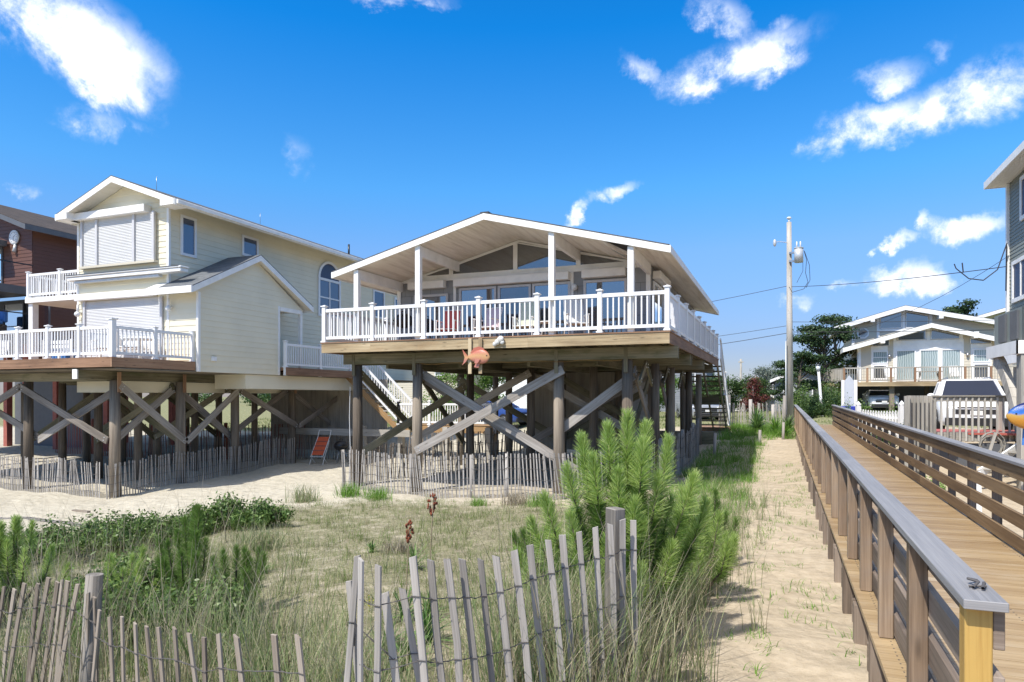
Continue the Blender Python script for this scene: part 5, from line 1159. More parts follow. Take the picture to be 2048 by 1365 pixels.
# ================================================================== grey-green siding house at the right edge
G2 = thing('beach_house', 'grey green sided house on pilings at the right edge with white trim', 'house', (9, 22, -2.2))
gf = LEFT(6.82)
m = MB(); siding(m, gf, [(15.5, 1.3), (26.35, 1.3), (26.35, 6.99), (15.5, 6.99)], .115, .014); m.build('side_wall', 'green_grey_siding', G2)
m = MB(); siding(m, FRONT(15.5), [(6.82, 1.3), (14, 1.3), (14, 6.9), (6.82, 6.9)], .115); m.box(6.9, 14, 15.55, 26.3, 1.3, 1.5); m.prism([(6.9, 26.3, 1.3), (14, 26.3, 1.3), (14, 26.3, 6.9), (6.9, 26.3, 6.9)], (0, .05, 0)); m.build('end_wall', 'green_grey_siding', G2)
m = MB(); m.box(6.74, 6.86, 26.25, 26.4, 1.3, 6.855); m.build('corner_board', 'white_paint', G2)
m = MB(); m.prism([(6.25, 14, 7.09), (10.5, 14, 8.8), (10.5, 14, 8.6), (6.9, 14, 7.05), (6.25, 14, 7.0)], (0, 12.7, 0)); m.build('roof', 'roof_shingle', G2)
m = MB(); m.box(6.22, 6.25, 14, 26.7, 6.85, 7.075); m.prism([(6.22, 26.7, 6.85), (6.9, 26.7, 6.85), (10.5, 26.7, 8.45), (10.5, 26.7, 8.8), (6.22, 26.7, 7.08)], (0, .03, 0)); m.build('eave_board', 'white_paint', G2)
m = MB(); m.face([(6.25, 14, 6.86), (6.85, 14, 6.86), (6.85, 26.69, 6.86), (6.25, 26.69, 6.86)], [(0, 0), (0, .9), (13, .9), (13, 0)]); m.build('soffit', 'clean_soffit', G2)
window(G2, gf, 24.2, 25.85, 2.95, 4.25, .12, 2, 1, 'white_paint', 'violet_glass'); window(G2, gf, 23.2, 25.05, 5.35, 6.68, .12, 2, 1, 'white_paint', 'violet_glass'); window(G2, gf, 19, 21, 2.95, 4.25, .12, 2, 1, 'white_paint', 'violet_glass')
m = MB(); m.box(4.83, 9, 18.04, 20.36, 1.05, 1.22); m.build('side_deck', 'grey_plank', G2)
m = MB(); m.box(4.80, 4.83, 18.0, 20.4, .95, 1.24); m.box(4.80, 9, 18.0, 18.04, .95, 1.24); m.build('deck_fascia', 'white_paint', G2)
m = MB(); m.box(6.5, 6.78, 20.4, 26.3, 1.02, 1.28); m.build('rim_board', 'white_paint', G2)
m = MB(); y = 17.6
m.box(4.95, 5.0, 18.0, 20.3, 1.25, 2.0); m.box(4.95, 9, 18.1, 18.15, 1.25, 2.0); m.build('privacy_panel', 'green_grey_siding', G2)
for k in range(18): m = MB(); y = (19.75 if k < 9 else 18.85) - (k % 9) * .06; m.box(4.9, 4.949, y, y + .025, 1.3, 1.95); m.build('louvre_slat', 'dark_trim', G2)
m = MB(); pts = [Vector((4.95, 20.1 - 1.7 * (k / 9) , .93 - 1.5 * (k / 9) ** 1.5)) for k in range(10)]
for a, b in zip(pts[:-1], pts[1:]): m.beam(a, b, .14, .3)
m.build('curved_brace', 'grey_plank', G2)
for x, y in ((5.05, 18.15), (8.6, 18.15), (7.0, 20.6), (7.0, 25.8), (11, 18.5), (11, 25.8)): m = MB(); m.box(x - .16, x + .16, y - .12, y + .2, -2.8, .94); m.build('piling', 'grey_plank', G2)
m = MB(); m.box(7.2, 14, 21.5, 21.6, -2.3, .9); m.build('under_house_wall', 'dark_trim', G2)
# low red deck with grey railing between the boardwalk and the car
RD = thing('low_deck', 'low red painted deck with weathered grey baluster railing in front of the white car', 'deck', (5, 21, -1.4))
m = MB(); m.box(3.55, 6.9, 20.55, 22.6, -.97, -.92); m.build('deck_floor', 'red_deck_paint', RD)
m = MB(); m.beam((3.6, 20.30, -1.03), (5.6, 20.95, -1.03), .04, .24); m.build('deck_fascia', 'grey_plank', RD)
m = MB(); m.beam((3.62, 20.26, -.06), (5.6, 20.92, -.06), .05, .13); m.beam((3.6, 20.24, .02), (5.6, 20.9, .02), .12, .035); m.build('top_rail', 'grey_plank', RD)
for k in range(14):
    f = k / 13; a = Vector((3.66, 20.24, 0)).lerp(Vector((5.55, 20.87, 0)), f); m = MB(); m.beam((a.x, a.y, -1.13), (a.x, a.y, -.01), .045, .045); m.build('baluster', 'grey_plank', RD)
m = MB(); a = Vector((2.95, 19.75, 0)); b = Vector((3.6, 20.25, 0)); u = (b - a)
for k in range(6): p = a + u * (k + .5) / 6; m.beam((p.x, p.y, -1.9), (p.x, p.y, .03 - .0 * k), .02, .125, up=(u.y, -u.x, 0))
m.build('plank_screen', 'grey_plank', RD)
for x, y in ((2.95, 19.7), (3.62, 20.3), (5.62, 20.9), (5.62, 22.5)): m = MB(); m.box(x - .06, x + .06, y - .05, y + .07, -2.2, .02); m.build('deck_post', 'grey_plank', RD)
m = MB(); m.box(3.6, 6.8, 20.7, 20.75, -2.4, -1.2); m.build('underdeck_shade_panel', 'dark_trim', RD)  # dark panel stands in for the shade under the deck floor
m = MB(); m.beam((4.2, 18.4, -1.75), (5.5, 19.6, -1.0), .05, .2); m.beam((4.9, 17.8, -1.75), (6.0, 18.9, -1.0), .05, .2); st = m.build('stair_stringer', 'white_paint', RD)
for k in range(4): f = (k + .5) / 4; c = Vector((4.55 + 1.2 * f, 18.1 + 1.15 * f, -1.72 + .7 * f)); m = MB(); m.beam(c + Vector((-.35, .3, 0)), c + Vector((.35, -.3, 0)), .25, .04); m.build('tread', 'grey_plank', st)
RP = thing('plank_fence', 'weathered grey vertical plank fence at the right edge behind the blue fish', 'fence', (5.6, 17.6, -1))
m = MB()
for k in range(16): x = 5.05 + k * .125; m.box(x, x + .105, 17.2, 17.225, -1.35, -.06 + .0)
m.build('planks', 'grey_plank', RP); m = MB(); m.box(5.0, 7.1, 17.226, 17.26, -.20, -.11); m.box(5.0, 7.1, 17.226, 17.26, -1.2, -1.1); m.box(4.98, 7.1, 17.16, 17.27, -.055, -.02); m.build('rail', 'grey_plank', RP); m = MB(); m.box(5.0, 5.09, 17.28, 17.37, -2.4, .0); m.build('post', 'grey_plank', RP)
F2 = thing('fish_ornament', 'large blue and orange painted fish mounted on the grey fence at the right edge', 'ornament', (5.4, 16.9, -.4))
fish(F2, 5.66, -.40, 1.35, .66, 16.85, 'blue_fish', -1, .1)
m = MB(); m.path([(4.66, 17.0, -.62), (4.64, 17.0, -1.0)], .02); m.build('hanging_tail', 'blue_fabric', F2)
HO = thing('garden_hose', 'grey coiled garden hose hanging below the low red deck', 'hose', (4.6, 19.0, -1.2)); m = MB(); r_ = random.Random(4)
for k in range(8):
    cx, cz, rr = 4.72 + r_.uniform(-.03, .03), -1.17 + r_.uniform(-.04, .04), r_.uniform(.2, .27); m.path([Vector((cx + rr * math.cos(a * .52), 19.55 + .01 * k, cz + rr * 1.15 * math.sin(a * .52))) for a in range(13)], .011, 5)
m.build('coil', 'hose_grey', HO); m = MB(); m.beam((4.62, 19.5, -1.45), (4.78, 19.5, -.86), .05, .06); m.build('hanger', 'grey_plank', HO)
m = MB(); m.path([(3.55, 12.4, -1.55), (3.58, 12.4, -1.9), (3.7, 12.4, -2.15), (4.2, 12.4, -2.35)], .015, 6); o = m.build('hose', 'teal_hose'); tag(o, 'thin green hose seen through the gaps of the right boardwalk railing', 'hose')
# clutter below: folded blue chair, white boards
t = thing('folded_chair', 'folded royal blue beach chair with white frame behind the right railing', 'chair', (4.4, 10.8, -2.35), R(-20), local=True)
m = MB(); m.prism([(-.35, .1, .15), (.35, .1, .15), (.35, .35, 1.0), (-.35, .35, 1.0)], (0, .03, 0)); m.build('sling', 'royal_blue_fabric', t); m = MB()
for s in (-.37, .37): m.path([(s, .05, 0), (s, .38, 1.08)], .018); m.path([(s, -.3, 0), (s, .3, .7)], .018)
m.path([(-.37, .38, 1.08), (.37, .38, 1.08)], .018); m.build('frame', 'white_paint', t)
t = thing('beach_umbrella', 'folded royal blue beach cloth with white edging low behind the right railing', 'umbrella', (3.9, 9.9, -2.4), R(30), local=True)
m = MB(); m.cyl((-.5, 0, .25), (.55, .1, .45), .05, .16, 10); m.build('folded_canopy', 'royal_blue_fabric', t); m = MB(); m.cyl((-.9, -.03, .18), (.8, .12, .5), .018, n=6); m.build('pole', 'white_paint', t)
for i, (x, y, a, lb) in enumerate(((3.0, 13.6, 10, 'white board standing on the sand behind the right railing, the narrower one'), (3.7, 11.6, -15, 'white sheet of board lying behind the right railing by the green hose'))):
    t = MB(); c, s = math.cos(R(a)), math.sin(R(a)); P = Vector((x, y, gz(x, y))); u = Vector((c, s, 0)); hh = 1.1 if i == 0 else .35
    t.prism([P, P + u * (.16 if i == 0 else 1.1), P + u * (.16 if i == 0 else 1.1) + Vector((0, .1, hh)), P + Vector((0, .1, hh))], (0, .03, 0)); o = t.build('board', 'white_paint'); tag(o, lb, 'board')

# ================================================================== white picket fence and arbor
PF = thing('picket_fence', 'white vinyl picket fence with pointed post caps among green plants', 'fence', (3.2, 27.2, -1.5))
a, b = Vector((2.68, 28.6, 0)), Vector((3.72, 25.9, 0)); u = (b - a).normalized(); nn = Vector((-u.y, u.x, 0))
for p, zt in ((a, -.30), (b, -.26)):
    g = gz(p.x, p.y); m = MB(); m.beam((p.x, p.y, g - .2), (p.x, p.y, zt), .15, .15, up=nn); po = m.build('fence_post', 'white_vinyl', PF, .006); m = MB(); m.box(p.x - .085, p.x + .085, p.y - .085, p.y + .085, zt + .001, zt + .03)
    T = Vector((p.x, p.y, zt + .14)); q = [Vector((p.x + i * .075, p.y + j * .075, zt + .03)) for i, j in ((-1, -1), (1, -1), (1, 1), (-1, 1))]
    for i in range(4): m.face([q[i], q[(i + 1) % 4], T])
    m.build('post_cap', 'white_vinyl', po)
for k in range(15):
    p = a.lerp(b, (k + 1) / 16); zt = -.5 - .06 * math.sin(math.pi * (k + 1) / 16); m = MB(); m.beam((p.x, p.y, -1.7), (p.x, p.y, zt), .02, .07, up=nn); m.prism([p + u * s + nn * -.01 + Vector((0, 0, zt + dz)) for s, dz in ((-.0375, 0), (.0375, 0), (.025, .045), (0, .06), (-.025, .045))], nn * .02); m.build('picket', 'white_vinyl', PF)
m = MB()
for z_ in (-.72, -1.5): m.beam(a + Vector((0, 0, z_)) + nn * .03, b + Vector((0, 0, z_)) + nn * .03, .03, .09)
m.build('fence_rail', 'white_vinyl', PF)
AR = thing('garden_arbor', 'pale blue board with pointed top between two white posts beside the picket fence', 'arbor', (2.86, 34.45, -1.4))
for x in (2.6, 3.12): m = MB(); m.box(x - .065, x + .065, 34.4, 34.5, -1.9, .76); m.build('post', 'white_vinyl', AR)
m = MB(); m.prism([(2.67, 34.45, -1.0), (3.05, 34.45, -1.0), (3.05, 34.45, .72), (2.86, 34.45, .98), (2.67, 34.45, .72)], (0, .03, 0)); m.build('panel', 'lavender_board', AR)
o = MB(); o.box(2.45, 3.1, 33.6, 34.1, -1.35, -.42); o = o.build('blue_bin', 'royal_blue_fabric', None, .03); tag(o, 'bright blue bin at the foot of the white arbor', 'bin')

# ================================================================== cars
def car(name, label, cat, loc, rot, paint, L=4.7, Wd=1.95, Hh=1.72, suv=True, group=None):
    t = thing(name, label, cat, loc, rot, group, local=True); hw = Wd / 2
    # sections along the length (front at -y): y, bottom, beltline z, half width at belt, half width at bottom
    S = [(-L / 2, .42, .78, .72, .74), (-L / 2 + .12, .26, .92, .90, .90), (-L / 2 + .5, .24, 1.02, .97, .97), (-L / 2 + 1.25, .24, 1.09, .98, 1.0), (0, .24, 1.12, .98, 1.0), (L / 2 - .9, .24, 1.14, .98, 1.0), (L / 2 - .25, .28, 1.1, .95, .97), (L / 2, .45, 1.0, .86, .88)]
    def ring(s):
        y, zb, zt, w1, w0 = s; w1 *= hw; w0 *= hw; return [Vector(p) for p in ((-w0 * .92, y, zb), (-w0, y, zb + .15), (-w0, y, (zb + zt) / 2), (-w1, y, zt - .06), (-w1 * .9, y, zt), (0, y, zt + .035), (w1 * .9, y, zt), (w1, y, zt - .06), (w0, y, (zb + zt) / 2), (w0, y, zb + .15), (w0 * .92, y, zb))]
    m = MB(); Rg = [ring(s) for s in S]
    for A_, B_ in zip(Rg[:-1], Rg[1:]):
        for i in range(len(A_)): j = (i + 1) % len(A_); m.face([A_[i], A_[j], B_[j], B_[i]], smooth=True)
    m.face(Rg[0][::-1]); m.face(Rg[-1]); m.build('body', paint, t)
    zr = Hh; y0, y1, y2, y3 = (-L / 2 + 1.2, -L / 2 + 1.95, L / 2 - .55, L / 2 - .18) if suv else (-L / 2 + 1.3, -L / 2 + 2.0, L / 2 - 1.5, L / 2 - .9)
    base = [(-hw * .88, y0, 1.09), (hw * .88, y0, 1.09), (hw * .88, y3, 1.10), (-hw * .88, y3, 1.10)]; top = [(-hw * .70, y1, zr - .05), (hw * .70, y1, zr - .05), (hw * .72, y2, zr - .07), (-hw * .72, y2, zr - .07)]
    g = MB(); bV = [Vector(p) for p in base]; tV = [Vector(p) for p in top]
    for i in range(4): j = (i + 1) % 4; g.face([bV[i], bV[j], tV[j], tV[i]])
    g.build('windows', 'car_glass', t)
    m = MB(); 
    rt = [p + Vector((0, 0, 0)) for p in tV]; r2 = [Vector((p.x * .86, p.y * .93, zr)) for p in tV]
    for i in range(4): j = (i + 1) % 4; m.face([rt[i] * 1.0, rt[j] * 1.0, r2[j], r2[i]], smooth=True)
    m.face(r2)
    for i in range(4): m.beam(bV[i], tV[i], .09, .07)
    for s in (-1, 1): m.beam((s * hw * .89, -.1, 1.12), (s * hw * .72, -.1, zr - .05), .05, .08); m.beam((s * hw * .885, 1.0, 1.12), (s * hw * .72, 1.0, zr - .06), .05, .08)
    rf = m.build('roof', paint, t)
    if suv:
        m = MB()
        for s in (-1, 1): m.path([(s * hw * .6, y1 + .15, zr - .01), (s * hw * .6, y1 + .25, zr + .05), (s * hw * .6, y2 - .3, zr + .05), (s * hw * .6, y2 - .2, zr - .01)], .02, 6)
        m.build('roof_rail', 'steel', rf)
    for s in (-1, 1):
        m = MB(); m.ball((s * (hw + .10), y0 + .55, 1.17), .12, .08, .09, n=10, k=6); m.build('mirror', paint, t)
        m = MB(); m.prism([(s * hw * .55, -L / 2 + .035, .80), (s * hw * .9, -L / 2 + .14, .82), (s * hw * .92, -L / 2 + .2, .93), (s * hw * .58, -L / 2 + .1, .90)], (0, -.03, 0)); m.build('headlight', 'lamp_glass', t)
        for y in (-L / 2 + .95, L / 2 - .9):
            m = MB(); r = .37; m.cyl((s * (hw - .22), y, r), (s * (hw + .005), y, r), r, r, 24); w = m.build('wheel', 'rubber', t); m = MB(); m.cyl((s * (hw + .006), y, r), (s * (hw + .014), y, r), r * .62, r * .6, 16); m.build('rim', 'steel', w)
    m = MB(); m.box(-hw * .55, hw * .55, -L / 2 - .015, -L / 2 + .05, .62, .76); m.box(-hw * .5, hw * .5, -L / 2 - .012, -L / 2 + .08, .80, .83); m.box(-hw * .82, hw * .82, -L / 2 - .01, -L / 2 + .12, .26, .50); m.build('grille', 'black_plastic', t)
    m = MB(); m.box(-hw * .62, hw * .62, -L / 2 + 1.16, -L / 2 + 1.2, 1.10, 1.125); m.beam((-.5, -L / 2 + 1.17, 1.13), (.1, -L / 2 + 1.28, 1.22), .02, .02); m.build('wiper', 'black_plastic', t)
    m = MB(); m.box(-.16, .16, -L / 2 - .035, -L / 2 - .02, .58, .72); m.build('number_plate', 'plate_white', t); return t
car('parked_car', 'white sport utility car parked facing the boardwalk behind the low red deck', 'car', (5.75, 26.6, -1.14), R(-7), 'car_white')
car('parked_car', 'blue car whose roof shows beyond the white walkway railing under the grey house', 'car', (-16.2, 38.5, -1.75), R(70), 'car_blue', Hh=1.5, suv=False)
car('parked_car', 'silver car seen between the treads of the rear stair', 'car', (-4.9, 44.5, -1.5), R(20), 'car_silver', Hh=1.5, suv=False)
car('parked_car', 'dark blue car seen between the right pilings of the grey house', 'car', (-10.0, 42.0, -1.5), R(10), 'car_blue', Hh=1.6)
car('parked_car', 'small white car in the shade under the beige house', 'car', (6.6, 55.5, -1.0), R(0), 'car_white', Hh=1.5, suv=False)

# ================================================================== houses beyond, seen between the pilings
def far_house(label, x, y, w, d, z0, h, wall, roofm='roof_shingle', rise=1.6, rail=False):
    t = thing('beach_house', label, 'house', (x, y, z0)); m = MB(); siding(m, FRONT(y), [(x - w / 2, z0), (x + w / 2, z0), (x + w / 2, z0 + h), (x, z0 + h + rise), (x - w / 2, z0 + h)], .22)
    siding(m, RIGHT(x + w / 2), [(y, z0), (y + d, z0), (y + d, z0 + h), (y, z0 + h)], .22); m.box(x - w / 2, x + w / 2 - .1, y + .1, y + d, z0, z0 + h - .05); m.build('wall', wall, t); gable_roof(t, x, z0 + h + rise + .15, x - w / 2 - .4, x + w / 2 + .4, rise + .2, y - .5, y + d + .5, .2, 'y', roofm, 'white_paint', 'clean_soffit', .3)
    n = max(2, int(w / 3))
    for k in range(n): s = x - w / 2 + (k + .5) * w / n; window(t, FRONT(y), s - .5, s + .5, z0 + h - 2.0, z0 + h - .7, .1)
    return t
far_house('pale grey house across the street behind the yellow house', -34, 58, 11, 8, -1.5, 5.5, 'beige_siding'); far_house('white house across the street seen under the grey house deck', -21.0, 60, 10, 8, -1.5, 5.0, 'white_paint')
far_house('slate blue house across the street seen between the right pilings', -11.0, 66, 9, 8, -1.5, 4.5, 'slate_siding'); far_house('low white house far beyond the rear stair', -3.6, 72, 6, 6, -1.5, 1.6, 'white_paint', rise=.6)
far_house('grey roofed house behind the pines left of the beige house', 1.9, 70, 5, 8, -1.5, 3.2, 'slate_siding', rise=1.0)


# ================================================================== foreground snow fences
def picket_row(root, rows, mat, hgt, tilt, w=.038, wires=(.16, .42, .68), turn=0.0):
    ws = [MB() for _ in wires]; prev = None
    for i, (x, y, z) in enumerate(rows):
        t = tilt(i) + random.gauss(0, .012); a = Vector(rows[max(0, i - 1)]); b = Vector(rows[min(len(rows) - 1, i + 1)]); u = Vector((b.x - a.x, b.y - a.y, 0)).normalized(); u.rotate(Matrix.Rotation(-turn, 3, 'Z')); nn = Vector((-u.y, u.x, 0))
        d = (Vector((0, 0, 1)) + u * t + nn * random.gauss(0, .03)).normalized(); top = Vector((x, y, z)); bot = top - d * hgt; m = MB(); ww = w * random.uniform(.85, 1.12)
        # slightly bowed slat of three pieces welded into one
        k1 = top.lerp(bot, .35) + u * random.gauss(0, .006); k2 = top.lerp(bot, .7) + u * random.gauss(0, .006); P = [top, k1, k2, bot]; th = .007; r = (random.random() * 90, random.random() * 90); cut = random.uniform(-.008, .008)
        C = []
        for j, p in enumerate(P):
            e = Vector((0, 0, cut if j == 0 else 0)); C.append([p - u * ww / 2 - nn * th - e, p + u * ww / 2 - nn * th + e, p + u * ww / 2 + nn * th + e, p - u * ww / 2 + nn * th - e])
        for j in range(3):
            for s in range(4):
                q = (s + 1) % 4; m.face([C[j][s], C[j][q], C[j + 1][q], C[j + 1][s]], [(j * .4 + r[0], s * .04 + r[1]), (j * .4 + r[0], s * .04 + .04 + r[1]), (j * .4 + .4 + r[0], s * .04 + .04 + r[1]), (j * .4 + .4 + r[0], s * .04 + r[1])])
        m.face(C[0][::-1]); m.face(C[3]); m.build('picket', mat, root, .0012)
        cur = [top.lerp(bot, f) for f in wires]
        if prev:
            for q, c0, c1 in zip(ws, prev, cur):
                mid = (c0 + c1) / 2 + Vector((0, 0, random.uniform(-.015, .0)))
                for s in (-1, 1): q.path([c0 + nn * .011 * s, mid - nn * .006 * s, c1 + nn * .011 * s], .0022, 5)
                q.path([c1 - u * ww * .6 - nn * .012, c1 + u * ww * .6 - nn * .012], .0026, 5)
        prev = cur
    for q in ws: q.build('fence_wire', 'fence_wire', root)
FR = thing('snow_fence', 'long wired run of weathered pickets in the foreground centre before the tall young pine', 'fence', (-1.5, 3.6, -2.0), group='foreground snow fences')
rows = [(-1.95, 2.89, -0.81), (-1.87, 2.92, -0.84), (-1.76, 3.07, -0.82), (-1.7, 3.15, -0.85), (-1.65, 3.24, -0.86), (-1.61, 3.34, -0.88), (-1.55, 3.45, -0.9), (-1.5, 3.55, -0.9), (-1.44, 3.68, -0.89), (-1.39, 3.81, -0.88), (-1.32, 3.94, -0.87), (-1.27, 4.07, -0.86), (-1.2, 4.2, -0.86), (-1.13, 4.34, -0.85), (-1.05, 4.42, -0.84), (-1.0, 4.57, -0.83), (-0.95, 4.68, -0.85)]
picket_row(FR, rows, 'weathered_picket', 1.25, lambda i: (.03, .0, -.10, -.09, -.10, -.12, -.11, -.13, -.12, -.10, -.10, -.08, -.07, -.07, -.04, -.02, -.01)[i], w=.04, turn=.85)
m = MB(); m.beam((-1.09, 4.64, -2.4), (-1.07, 4.66, -.77), .115, .09, up=(.66, .75, 0)); m.build('fence_post', 'post_wood', FR, .006)
FS = thing('snow_fence', 'short broken run of grey pickets leaning at the left end of the centre foreground fence', 'fence', (-2.1, 3.0, -2.0), group='foreground snow fences')
picket_row(FS, [(-2.12, 3.03, -.97), (-2.06, 3.02, -.83), (-1.92, 3.06, -1.02), (-1.84, 3.1, -1.0)], 'weathered_picket', 1.15, lambda i: (-.04, .08, -.12, -.2)[i], wires=(.3, .6))
FL = thing('snow_fence', 'weathered grey picket fence sagging across the lower left foreground', 'fence', (-4.4, 3.3, -2.4), group='foreground snow fences')
rows = [(-5.75, 3.50, -1.45), (-5.61, 3.48, -1.47), (-5.49, 3.48, -1.48), (-5.36, 3.47, -1.42), (-5.22, 3.48, -1.41), (-5.09, 3.47, -1.35), (-5.02, 3.49, -1.38), (-4.94, 3.47, -1.35), (-4.87, 3.46, -1.35), (-4.79, 3.48, -1.37), (-4.67, 3.47, -1.42), (-4.59, 3.46, -1.44), (-4.46, 3.4, -1.5), (-4.35, 3.39, -1.53), (-4.13, 3.31, -1.48), (-3.96, 3.27, -1.49), (-3.81, 3.23, -1.48), (-3.65, 3.18, -1.45), (-3.47, 3.14, -1.42), (-3.31, 3.1, -1.42), (-3.15, 3.06, -1.41), (-3.03, 3.05, -1.37), (-2.86, 3.01, -1.35), (-2.56, 2.97, -1.29), (-2.37, 2.93, -1.26)]
picket_row(FL, rows, 'tan_picket', 1.2, lambda i: (.22 if i < 10 else (.12 if i < 13 else -.14)))
m = MB(); m.cyl((-4.76, 3.5, -2.7), (-4.71, 3.55, -1.31), .062, .058, 16); m.build('fence_post', 'post_wood', FL)

# ================================================================== plants
def G2d(xy): return np.column_stack([xy, ground_z(xy[:, 0], xy[:, 1])])
def shoots_plant(name, label, base, tips, ln=.11, nn=330, mat='pine_needles', cat='pine', group=None, w=.003, mat2=None, length=(.28, .45)):
    """young pine: crooked stem, side branches, each ending in a bottlebrush shoot"""
    t = thing(name, label, cat, base, group=group); b = Vector(base); st = MB(); parts = []; low = []
    for (dx, dy, z, L, big) in tips:
        tip = b + Vector((dx, dy, z)); stt = tip - Vector((dx * .18, dy * .18, L)); mid = b + Vector((dx * .55, dy * .55, max(.1, (z - L) * .62)))
        st.cyl(b - Vector((0, 0, .1)), mid, .022, .014, 7, caps=False); st.cyl(mid, stt, .014, .010, 7, caps=False); st.cyl(stt, tip, .010, .006, 6)
        parts.append(needles(stt, tip, int(nn * L / .35 * big), ln * (.8 + .3 * big), 68, 26, w))
        parts.append(needles(stt.lerp(tip, .8), tip + Vector((0, 0, .02)), int(60 * big), ln * .8, 38, 8, w))
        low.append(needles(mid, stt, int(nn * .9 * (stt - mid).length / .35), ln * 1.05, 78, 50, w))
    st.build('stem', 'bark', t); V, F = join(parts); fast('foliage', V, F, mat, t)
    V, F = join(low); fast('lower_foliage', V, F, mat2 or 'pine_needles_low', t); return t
g = lambda x, y: gz(x, y)
x, y = -1.28, 5.95; z0 = g(x, y)
# tips measured as offsets across (along the picture) and height above the foot
cr = Vector((math.cos(YAW), math.sin(YAW), 0)); fw = Vector((-math.sin(YAW), math.cos(YAW), 0))
def tipset(rows_): return [((cr * a + fw * b).x, (cr * a + fw * b).y, z, L, big) for a, b, z, L, big in rows_]
big = tipset([(0.02, 0, 2.02, .62, 1.15), (-.16, -.05, 1.93, .42, 1), (.19, .05, 1.93, .40, 1), (-.38, .0, 1.83, .50, .95), (.40, .1, 1.80, .50, 1), (.58, -.1, 1.50, .34, 1), (-.52, -.1, 1.57, .36, .9), (-.10, -.25, 1.55, .38, 1), (.26, -.15, 1.50, .36, .9), (-.28, .1, 1.45, .34, .9), (.10, .1, 1.62, .4, .9),
    (.12, -.2, 1.80, .4, 1.1), (-.30, -.15, 1.66, .4, 1.0), (.02, -.35, 1.32, .36, 1), (.72, .05, 1.25, .4, 1), (-.95, .1, .8, .34, .8), (-.3, -.4, .8, .34, .9), (.05, -.45, .8, .34, .9),
    (-.70, .2, 1.28, .42, .8), (-.82, .0, 1.10, .36, .8), (-.50, -.2, 1.18, .40, .8), (.45, .2, 1.25, .3, .8), (.1, -.3, 1.15, .34, .8), (-.2, -.3, 1.0, .34, .8), (.34, -.3, .95, .34, .8), (-.62, .3, .92, .34, .7), (.62, .2, .95, .34, .7), (-.4, -.3, .72, .3, .7), (.2, .3, .75, .3, .7)])
shoots_plant('young_pine', 'tall young pine with bright green candle shoots right of centre, behind the picket post', (x, y, z0), big, .15, 640, w=.0045, group='young pines on the dune')
def rp(label, x, y, n, spread, hmax, mat, ln=.09, seed=1, nn=520, mat2=None):
    r_ = random.Random(seed); T = []
    for k in range(n):
        a = r_.uniform(0, 6.28); d = r_.uniform(0, 1) ** .7 * spread; h = 1.15 * hmax * (1 - .6 * (d / spread) ** 1.5) * r_.uniform(.75, 1.0); T.append((d * math.cos(a), d * math.sin(a), h, min(.34, h * .5), r_.uniform(.7, 1)))
    return shoots_plant('young_pine', label, (x, y, g(x, y)), T, ln * 1.3, nn, mat, w=.004, group='young pines on the dune', mat2=mat2)
rp('bushy dark young pine left of centre beside the bayberry shrubs', -6.96, 6.57, 16, .55, 1.25, 'pine_needles_low', .1, 2)
rp('young pine at the left frame edge, bright green', -8.6, 5.4, 20, .75, 1.0, 'pine_needles', .1, 3)
rp('low dark young pine at the right end of the left pine group', -5.9, 6.2, 12, .6, .85, 'pine_needles_low', .09, 4)
rp('low young pine between the left post and the dark pine', -7.6, 6.1, 14, .7, .75, 'pine_needles', .09, 5)
rp('spreading young pine right of the tall young pine, at the edge of the sand path', -.95, 7.9, 16, .62, 1.15, 'pine_needles', .11, 6)
rp('dark young pine behind the sand path edge grasses, farthest right', -.9, 9.6, 12, .6, .95, 'pine_needles_low', .1, 7)
rp('low young pine just left of the tall young pine', -2.35, 7.3, 16, .6, 1.15, 'pine_needles_low', .11, 8)
rp('low dark pine growing before the grey house corner at the path', -1.6, 6.9, 12, .45, .7, 'pine_needles_low', .1, 9)

def shrub(label, x, y, rx, ry, h, n, mat, leafL=.06, seed=0, name='bayberry_shrub', cat='shrub', group='shrubs on the dune', lobes=9, loc=None, leafW=None):
    r_ = random.Random(seed + 50); z = g(x, y) if loc is None else loc; t = thing(name, label, cat, (x, y, z), group=group); L = []
    for k in range(lobes):
        a = r_.uniform(0, 6.28); d = r_.uniform(0, .75); s = r_.uniform(.28, .5); hh = h * r_.uniform(.45, .95) * (1 - .35 * d); L.append((x + d * rx * math.cos(a), y + d * ry * math.sin(a), z + hh * .6, rx * s, ry * s, hh * .5))
    V, F = blob_leaves(L, n / lobes, leafL, leafW or leafL * .42, .25); fast('foliage', V, F, mat, t)
    m = MB()
    for l in L: m.cyl((x, y, z - .05), (l[0], l[1], l[2] + l[5] * .4), max(.006, h * .012), max(.003, h * .006), 5, caps=False)
    m.build('stems', 'bark', t); return t
for i, (x, y, rx, h, lb) in enumerate(((-12.4, 8.5, 1.0, .75, 'dark green bayberry shrub, leftmost of the row at the sand edge'), (-12.0, 9.3, .95, .85, 'dark green bayberry shrub second from the left in the row at the sand edge'), (-11.6, 10.0, .9, .75, 'dark green bayberry shrub in the middle of the row at the sand edge'), (-11.3, 10.7, .85, .65, 'dark green bayberry shrub behind the tallest left pine shoot'), (-10.9, 11.2, .85, .75, 'dark green bayberry shrub second from the right end of the row'), (-10.15, 11.35, .75, .62, 'rounded dark green bayberry shrub at the right end of the row'))):
    shrub(lb, x, y, rx, rx * .8, h * 1.12, 4200, 'shrub_leaf', .09, i, lobes=16)
